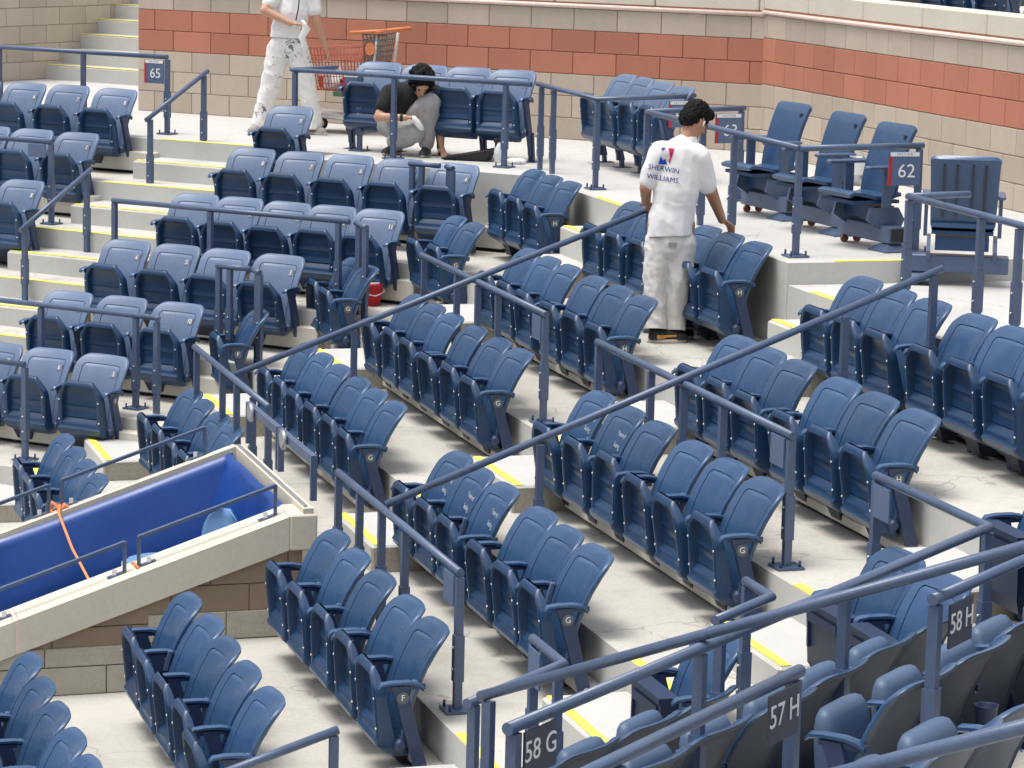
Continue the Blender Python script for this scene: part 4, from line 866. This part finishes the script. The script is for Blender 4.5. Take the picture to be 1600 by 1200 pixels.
for x, y in ((-.36, -.15), (.12, -.24), (-.36, .15), (.12, .24)):
    w_ = mk('wheel', MB().loft([[(x + r_ * math.cos(q * .3927), y + yy, .062 + r_ * math.sin(q * .3927)) for q in range(16)] for r_, yy in ((.05, -.016), (.06, -.012), (.06, .012), (.05, .016))]), RUBBER, cart)
    mk('hub', MB().loft([[(x + .036 * math.cos(q * .5236), y + yy, .062 + .036 * math.sin(q * .5236)) for q in range(12)] for yy in (-.019, .019)]), STEEL, w_)
for i, (x, y, z, sx, sz, m, lab) in enumerate(((-.2, -.1, .41, .05, .16, 2, 'white bottle standing in the cart basket'), (-.02, -.12, .41, .07, .10, 1, 'dark red pack lying in the cart basket'), (.1, -.1, .41, .06, .13, 0, 'blue pack standing in the cart basket'), (-.28, -.02, .41, .06, .12, 3, 'red pack at the front of the cart basket'))):
    o = empty('supply_pack', cart.matrix_world @ Matrix.Translation((x, y, z)), lab, 'pack')
    o.matrix_world = LM(-1.56, 27.42, 0, -20) @ Matrix.Translation((x, y, z))
    mk('body', MB().box(-sx / 2, sx / 2, -.03, .03, 0, sz, bev=.01), MIX[m], o); mk('cap', MB().box(-sx / 4, sx / 4, -.015, .015, sz, sz + .02, bev=.004), MIX[2], o)
bag = mk('white_cloth', MB().loft([[(r_ * (1 + .2 * math.sin(5 * q * .42)) * math.cos(q * .42), r_ * math.sin(q * .42), z) for q in range(15)] for r_, z in ((.09, .0), (.10, .05), (.06, .12), (.012, .19))]), TEE, None, M=LM(-1.56, 27.42, 0, -20) @ Matrix.Translation((-.12, -.03, .41)), label='white cloth heaped in the cart basket', cat='cloth')
mk('green_tray', MB().box(-.1, .22, -.2, .1, .345, .392, bev=.008), GREENP, None, M=LM(-1.56, 27.42, 0, -20), label='green plastic tray under the cart basket', cat='tray')

# ------------------------------------------------------------------ people
def cap(mb, p, r0, q, r1, flat=1.0, fdir=(0, 1, 0), n=12):
    p, q = Vector(p), Vector(q); t = q - p; L_ = max(t.length, 1e-4); t.normalize(); f = Vector(fdir); f = (f - t * f.dot(t))
    if f.length < .05: f = Vector((1, 0, 0)) - t * t.x
    f.normalize(); a = t.cross(f).normalized(); rings = []
    for s_, k in [(-math.cos(i * math.pi / 8), math.sin(i * math.pi / 8)) for i in range(1, 5)]: rings.append((p + t * r0 * s_, r0 * k))
    for s_, k in [(math.cos(i * math.pi / 8), math.sin(i * math.pi / 8)) for i in (4, 3, 2, 1)]: rings.append((q + t * r1 * s_, r1 * k))
    mb.loft([[c + a * (math.cos(2 * math.pi * i / n) * r_) + f * (math.sin(2 * math.pi * i / n) * r_ * flat) for i in range(n)] for c, r_ in rings])
def ell(mb, c, r_, rot=None, n=14):
    c = Vector(c); rings = []
    for i in range(1, 10):
        a = math.pi * i / 10; rings.append([Vector((r_[0] * math.sin(a) * math.cos(2 * math.pi * k / n), r_[1] * math.sin(a) * math.sin(2 * math.pi * k / n), -r_[2] * math.cos(a))) for k in range(n)])
    if rot: rings = [[rot @ v for v in g] for g in rings]
    mb.loft([[c + v for v in g] for g in rings])
def organic(name, mb, m, parent, vox=.008, smooth=4, wrinkle=0.0, wscale=9.0, seed=0, cut=None):
    o = bpy.data.objects.new('tmp', mb.mesh('tmp')); COL.objects.link(o)
    md = o.modifiers.new('r', 'REMESH'); md.mode = 'VOXEL'; md.voxel_size = vox; md.use_smooth_shade = True
    if smooth: sm = o.modifiers.new('s', 'SMOOTH'); sm.iterations = smooth; sm.factor = .5
    dg = bpy.context.evaluated_depsgraph_get(); me = bpy.data.meshes.new_from_object(o.evaluated_get(dg)); bpy.data.objects.remove(o)
    if wrinkle:
        nr = [v.normal.copy() for v in me.vertices]
        for v, n_ in zip(me.vertices, nr):
            c_ = v.co; p = Vector((c_.x * wscale + c_.z * wscale * .55 + seed, c_.y * wscale, c_.z * wscale * .8 - c_.x * wscale * .3))
            w_ = .7 - 1.6 * abs(noise.noise(p)) + .5 * (.5 - abs(noise.noise(p * 2.3 + Vector((3, seed, 1)))))
            v.co += n_ * (w_ * wrinkle)
    if cut:
        bm = bmesh.new(); bm.from_mesh(me); bmesh.ops.bisect_plane(bm, geom=bm.verts[:] + bm.edges[:] + bm.faces[:], plane_co=cut[0], plane_no=cut[1], clear_inner=True); bm.to_mesh(me); bm.free()
    me.name = name; me.polygons.foreach_set('use_smooth', [True] * len(me.polygons))
    return link(name, me, m, parent)
def hand(mb, wrist, fdir, up, s=1.0, curl=.35, side=1):
    w_ = Vector(wrist); f = Vector(fdir).normalized(); u = Vector(up); u = (u - f * u.dot(f)).normalized(); a = f.cross(u) * side
    c = w_ + f * .045 * s; cap(mb, w_, .022 * s, w_ + f * .075 * s, .030 * s, .5, u)
    for i, (off, ln) in enumerate(((-.027, .062), (-.010, .074), (.009, .070), (.026, .054))):
        b = w_ + f * .088 * s + a * off * s; k1 = b + (f * math.cos(curl) - u * math.sin(curl)) * ln * .5 * s; k2 = k1 + (f * math.cos(curl * 2.2) - u * math.sin(curl * 2.2)) * ln * .5 * s
        cap(mb, b, .0088 * s, k1, .0082 * s, n=8); cap(mb, k1, .0082 * s, k2, .007 * s, n=8)
    b = w_ + f * .03 * s - a * .026 * s; k1 = b + (f * .75 - a * .65 - u * .2) * .036 * s; cap(mb, b, .011 * s, k1, .0095 * s, n=8); cap(mb, k1, .0095 * s, k1 + (f * .9 - a * .2 - u * .3) * .028 * s, .008 * s, n=8)
def head(mb, c, rot, s=1.0):
    """rot maps face direction -y, up z"""
    T_ = lambda v: Vector(c) + rot @ (Vector(v) * s)
    ell(mb, c, (.073 * s, .092 * s, .112 * s), rot); ell(mb, T_((0, -.025, -.055)), (.055 * s, .062 * s, .06 * s), rot)
    cap(mb, T_((0, -.088, .012)), .008 * s, T_((0, -.108, -.022)), .014 * s)
    ell(mb, T_((0, -.086, -.060)), (.026 * s, .012 * s, .012 * s), rot); ell(mb, T_((0, -.078, -.096)), (.022 * s, .02 * s, .018 * s), rot)
    for q in (-1, 1): ell(mb, T_((q * .075, .008, -.005)), (.012 * s, .022 * s, .034 * s), rot)
    ell(mb, T_((0, -.078, .032)), (.05 * s, .014 * s, .012 * s), rot)
def eyes(parent, c, rot, s=1.0):
    for q in (-1, 1):
        e = MB(); ell(e, Vector(c) + rot @ (Vector((q * .03, -.084, .012)) * s), (.012 * s, .008 * s, .007 * s), rot); mk('eye', e, INK, parent)
def shoe(parent, p, ang, m, ms, L_=.26):
    M = Matrix.Translation(p) @ Matrix.Rotation(ang, 4, 'Z')
    up = MB(); rings = []
    for y, w_, h_ in ((.075, .028, .075), (.06, .036, .09), (.0, .040, .088), (-.06, .043, .065), (-.12, .045, .05), (-.165, .036, .04), (-.18, .02, .03)): rings.append([(w_ * math.cos(q * math.pi / 6), y, .022 + max(0, math.sin(q * math.pi / 6)) * h_) for q in range(12)])
    s_ = link('shoe', auto(up.loft(rings).mesh('shoe'), 60), m, parent, M)
    so_ = MB(); so_.loft([[(w_ * 1.08 * math.cos(q * math.pi / 8), -.052 + .135 * math.sin(q * math.pi / 8), z) for q in range(16)] for w_, z in ((.044, .0), (.046, .012), (.044, .026))]); mk('sole', so_, ms, s_)
    return s_
I3 = Matrix.Identity(3)

# 1: standing man leaning over the seats, back to the camera
p1 = empty('person', LM(1.00, 19.22, T[4], 0), 'person in a white printed T-shirt and white trousers, back turned, leaning over seats', 'person')
b = MB()
HR = (Matrix.Rotation(R(128), 3, 'Z') @ Matrix.Rotation(R(38), 3, 'X'))
HC = Vector((.160, .075, 1.465))
head(b, HC, HR)
cap(b, (.10, .02, 1.33), .052, (.145, .045, 1.42), .05)
cap(b, (.03, 0, .80), .11, (.08, .01, 1.24), .12, .7)
cap(b, (-.085, 0, 1.25), .050, (-.155, .0, 1.02), .042); cap(b, (-.155, 0, 1.02), .042, (-.14, .20, .90), .030)
cap(b, (.19, 0, 1.24), .053, (.28, .06, .99), .044); cap(b, (.28, .06, .99), .044, (.37, .26, .79), .029)
hand(b, (-.14, .20, .90), (.3, 1, -.2), (0, 0, 1), 1, .5); hand(b, (.37, .26, .79), (.6, .6, -.45), (0, 0, 1), 1, .45, -1)
for hx, kx, kz, ax_, ay in ((-.06, -.065, .42, -.045, .0), (.10, .085, .42, .065, .05)):
    cap(b, (hx, .02, .78), .08, (kx, .03, kz), .06); cap(b, (kx, .03, kz), .058, (ax_, ay, .07), .04)
organic('body', b, SKIN, p1, .0075, 3)
t = MB()
cap(t, (.015, -.005, .78), .140, (.05, .005, 1.05), .148, .68); cap(t, (.045, .0, 1.0), .146, (.075, .01, 1.23), .128, .74)
cap(t, (-.06, .0, 1.255), .074, (.17, .0, 1.245), .074, .95); cap(t, (.06, .01, 1.285), .072, (.115, .025, 1.325), .058)
cap(t, (-.085, 0, 1.235), .068, (-.142, .0, 1.06), .059); cap(t, (.19, 0, 1.225), .072, (.248, .045, 1.045), .064)
cap(t, (.01, -.005, .60), .155, (.02, 0, .85), .146, .74)
TS = organic('t_shirt', t, TEE, p1, .009, 5, .0085, 6.5, 3, ((.0, 0, .705), (-.06, .1, 1)))
t = MB()
cap(t, (.02, .0, .66), .125, (.025, .005, .78), .118, .8)
for hx, kx, ax_, ay in ((-.058, -.075, -.062, -.02), (.095, .085, .065, .04)):
    cap(t, (hx, .01, .66), .092, (kx, .0, .42), .078, .95); cap(t, (kx, .0, .42), .076, (ax_, ay, .16), .068); cap(t, (ax_, ay, .16), .070, (ax_, ay - .01, .03), .074)
organic('trousers', t, TROU, p1, .008, 2, .0085, 11.0, 9, ((0, 0, .08), (0, .25, 1)))
mk('back_patch', MB().box(.0, .055, -.116, -.108, .645, .675), STEEL, p1)
h_ = MB(); ell(h_, HC + HR @ Vector((0, .018, .03)), (.083, .096, .098), HR); ell(h_, HC + HR @ Vector((0, .055, -.01)), (.074, .055, .075), HR); ell(h_, HC + HR @ Vector((0, -.05, .085)), (.06, .05, .032), HR)
organic('hair', h_, HAIR, p1, .006, 1, .012, 60, 1)
eyes(p1, HC, HR)
mk('earphone', MB().tube([HC + HR @ Vector((-.088, -.005, .0)), HC + HR @ Vector((-.086, -.012, -.035))], .006, 6), WHITE, p1)
mk('earphone', MB().tube([HC + HR @ Vector((.088, -.005, .0)), HC + HR @ Vector((.086, -.012, -.035))], .006, 6), WHITE, p1)
s1 = shoe(p1, (-.03, -.03, 0), R(100), SHOE, SOLE); mk('flame_print', MB().box(.034, .0395, -.10, .02, .03, .055), FLAME, s1); mk('flame_print', MB().box(-.0395, -.034, -.10, .03, .03, .055), FLAME, s1)
shoe(p1, (.075, .07, 0), R(140), SHOE, SOLE)
# printed back, draped on the cloth
bv = BVHTree.FromPolygons([v.co for v in TS.data.vertices], [p.vertices for p in TS.data.polygons])
def drape(name, me, m, M, off=.004):
    me = me.copy(); me.transform(M)
    for v in me.vertices:
        hit = bv.ray_cast(Vector((v.co.x, -1, v.co.z)), Vector((0, 1, 0)))
        v.co.y = (hit[0].y if hit[0] else -.1) - off
    me.name = name; return link(name, me, m, p1)
def flat(me): return me
rt = Matrix.Rotation(R(90), 4, 'X')
for word, z, x0, sz in (('SHERWIN', 1.150, -.045, .047), ('WILLIAMS.', 1.088, -.045, .047)):
    mm = text_mesh(word, sz, 0.0)
    bm = bmesh.new(); bm.from_mesh(mm); bmesh.ops.triangulate(bm, faces=bm.faces); bmesh.ops.subdivide_edges(bm, edges=[e for e in bm.edges if e.calc_length() > .012], cuts=2); m2 = bpy.data.meshes.new('printed_word'); bm.to_mesh(m2); bm.free()
    drape('printed_word', m2, NAVYL, Matrix.Translation((x0, 0, z)) @ Matrix.Rotation(R(7), 4, 'Y') @ rt, .005)
def poly_mesh(pts):
    bm = bmesh.new(); bm.faces.new([bm.verts.new((x, 0, z)) for x, z in pts]); bmesh.ops.triangulate(bm, faces=bm.faces)
    bmesh.ops.subdivide_edges(bm, edges=bm.edges, cuts=4); me = bpy.data.meshes.new('logo'); bm.to_mesh(me); bm.free(); return me
LO = Matrix.Translation((-.03, 0, 1.235)) @ Matrix.Scale(1.0, 4)
drape('printed_logo', poly_mesh([(-.05, -.055), (-.038, .0), (-.03, -.012), (-.02, -.03), (-.005, -.02), (.006, -.055)]), BLUEL, LO)
drape('printed_logo', poly_mesh([(-.033, .035), (-.03, .055), (-.005, .055), (-.015, .045)]), NAVYL, LO)
drape('printed_logo', poly_mesh([(.012, .055), (.05, .05), (.022, -.052), (.014, -.03), (.024, -.01), (.018, .02)]), REDL, LO)

# 2: standing man with paint-splashed trousers at the cart
p2 = empty('person', LM(-2.385, 27.14, 0, 0), 'person in a white shirt and paint-splashed white trousers beside the shopping cart', 'person')
b = MB(); H2 = Matrix.Rotation(R(35), 3, 'Z'); C2_ = Vector((.34, -.02, 1.55)); head(b, C2_, H2)
cap(b, (.31, 0, 1.38), .05, (.33, -.01, 1.46), .05); cap(b, (.26, 0, .82), .11, (.30, 0, 1.25), .12, .72)
cap(b, (.15, -.02, 1.30), .055, (.05, -.13, 1.13), .044); cap(b, (.05, -.13, 1.13), .043, (.29, -.17, 1.02), .029); hand(b, (.29, -.17, 1.02), (1, .05, -.05), (0, 0, 1), 1, .9)
cap(b, (.46, .02, 1.29), .055, (.52, -.01, 1.03), .042); cap(b, (.52, -.01, 1.03), .042, (.60, .02, .80), .028); hand(b, (.60, .02, .80), (.3, .1, -1), (1, 0, 0), 1, .6)
for hx, kx, ax_ in ((.17, .10, .0), (.34, .43, .50)): cap(b, (hx, 0, .80), .08, (kx, 0, .43), .058); cap(b, (kx, 0, .43), .056, (ax_, .02, .07), .04)
organic('body', b, SKIN2, p2, .008, 3)
t = MB(); cap(t, (.255, 0, .94), .150, (.29, 0, 1.12), .158, .74); cap(t, (.29, 0, 1.1), .155, (.305, 0, 1.27), .13, .75); cap(t, (.17, 0, 1.30), .08, (.44, 0, 1.30), .08); cap(t, (.15, -.02, 1.28), .075, (.095, -.08, 1.20), .07); cap(t, (.46, .02, 1.27), .075, (.50, 0, 1.15), .068)
cap(t, (.245, -.005, .76), .158, (.26, 0, 1.0), .150, .78)
organic('shirt', t, TEE, p2, .009, 5, .010, 7, 5, ((.25, 0, .88), (.05, .05, 1)))
t = MB(); cap(t, (.25, 0, .82), .145, (.25, 0, .90), .135, .78)
for hx, kx, ax_ in ((.175, .10, .0), (.335, .43, .49)): cap(t, (hx, 0, .78), .108, (kx, 0, .44), .090); cap(t, (kx, 0, .44), .088, (ax_ + .01, .01, .13), .075); cap(t, (ax_ + .01, .01, .13), .076, (ax_, .0, .08), .076)
organic('trousers', t, TROUP, p2, .009, 2, .010, 10, 2, ((0, 0, .05), (0, 0, 1)))
h_ = MB(); ell(h_, C2_ + H2 @ Vector((0, .02, .035)), (.082, .094, .095), H2); organic('hair', h_, HAIR, p2, .009, 2, .008, 30, 1); eyes(p2, C2_, H2)
shoe(p2, (-.01, -.01, 0), R(-20), SHOEG, SOLE); shoe(p2, (.50, .04, 0), R(40), SHOEG, SOLE)
mk('held_cloth', MB().tube([(.40, -.20, 1.05), (.44, -.21, .98), (.40, -.20, .90), (.43, -.19, .80), (.39, -.18, .72)], [.03, .035, .03, .025, .012], 8, flat=.5), TEE, p2)
mk('strap', MB().tube([(.37, -.16, 1.28), (.36, -.17, 1.15), (.34, -.18, 1.05)], .006, 6), INK, p2)

# 3: crouching man
p3 = empty('person', LM(-.87, 25.28, 0, 0), 'person with curly black hair in a black T-shirt and grey trousers, crouching', 'person')
b = MB(); H3 = Matrix.Rotation(R(16), 3, 'Z') @ Matrix.Rotation(R(52), 3, 'X'); C3_ = Vector((.035, -.14, .635)); head(b, C3_, H3)
cap(b, (-.01, -.02, .58), .05, (.03, -.10, .62), .05); cap(b, (-.18, .17, .30), .11, (-.04, .02, .52), .12, .75)
cap(b, (-.235, .0, .54), .052, (-.325, -.10, .33), .042); cap(b, (-.325, -.10, .33), .042, (-.09, -.22, .34), .028); hand(b, (-.09, -.22, .34), (1, -.1, .1), (0, 0, 1), 1, .9)
cap(b, (.16, .02, .53), .05, (.205, -.03, .29), .040); cap(b, (.205, -.03, .29), .040, (.215, -.07, .10), .028); hand(b, (.215, -.07, .10), (.25, -.35, -.75), (0, 1, .3), 1, .5)
cap(b, (-.22, .16, .28), .08, (-.02, -.14, .20), .058); cap(b, (-.02, -.14, .20), .056, (-.19, .06, .09), .04)
cap(b, (-.08, .14, .29), .08, (.115, -.13, .47), .058); cap(b, (.115, -.13, .47), .056, (.09, -.05, .09), .04)
organic('body', b, SKIN2, p3, .008, 3)
t = MB(); cap(t, (-.17, .15, .33), .135, (-.06, .03, .50), .150, .8); cap(t, (-.17, .0, .545), .088, (.10, .02, .545), .088); cap(t, (-.235, .0, .53), .078, (-.285, -.06, .42), .068); cap(t, (.155, .02, .53), .072, (.182, .0, .40), .062); cap(t, (-.03, -.02, .56), .075, (.0, -.05, .59), .06)
organic('t_shirt', t, BTEE, p3, .009, 4, .008, 7, 4)
t = MB(); cap(t, (-.23, .17, .26), .125, (-.09, .15, .27), .125); cap(t, (-.24, .14, .26), .105, (-.02, -.14, .205), .092); cap(t, (-.02, -.14, .205), .09, (-.17, .03, .12), .085); cap(t, (-.07, .12, .30), .105, (.115, -.13, .455), .090); cap(t, (.115, -.13, .455), .088, (.092, -.06, .16), .070); cap(t, (.092, -.06, .16), .072, (.09, -.055, .12), .066)
organic('trousers', t, GREYT, p3, .008, 3, .011, 8, 6)
h_ = MB(); rnd = random.Random(4)
ell(h_, C3_ + H3 @ Vector((0, .02, .035)), (.088, .10, .10), H3)
for i in range(320):
    v = Vector((rnd.gauss(0, 1), rnd.gauss(0, 1) + .35, rnd.gauss(0, 1) + .45)).normalized()
    if v.y < -.75: continue
    ell(h_, C3_ + H3 @ Vector((v.x * .105, .02 + v.y * .115, .035 + v.z * .115)), [rnd.uniform(.010, .020)] * 3, None, 8)
organic('hair', h_, HAIR, p3, .0055, 0); eyes(p3, C3_, H3)
shoe(p3, (-.185, .05, 0), R(-30), SHOE, SHOEG); shoe(p3, (.085, -.055, 0), R(-8), SHOE, SHOEG)
mk('held_rag', MB().loft([[(-.02 + z * .6 + r_ * math.cos(q * .5236), -.25 + r_ * .6 * math.sin(q * .5236), .36 - z) for q in range(12)] for r_, z in ((.012, 0), (.03, .03), (.035, .08), (.02, .12))]), TEE, p3)
mk('watch', MB().loft(cyl(.034, .034, -.012, .012)), SHOE, p3, M=Matrix.Translation((-.125, -.21, .34)) @ Matrix.Rotation(R(90), 4, 'Y'))

# a few seats and posts of the deck behind the right parapet
for i, (x, y) in enumerate(((1.9, 1.0), (2.35, 1.0), (2.8, 1.05), (5.3, 1.2))):
    seat(MW @ Matrix.Translation((x, y, 1.05)), 'blue folding seat, %s from left above the right parapet' % ORD[i], 'folding seats of the upper deck', right_end=True, pale_back=True)
for i, x in enumerate((2.95, 3.95)):
    q = MW @ Vector((x, .75, 1.9)); rail('%s blue rail post above the right parapet' % ('left' if i == 0 else 'right'), [[q, q + Vector((.3, .9, .0))]], [(q, 1.25, True, 0)])
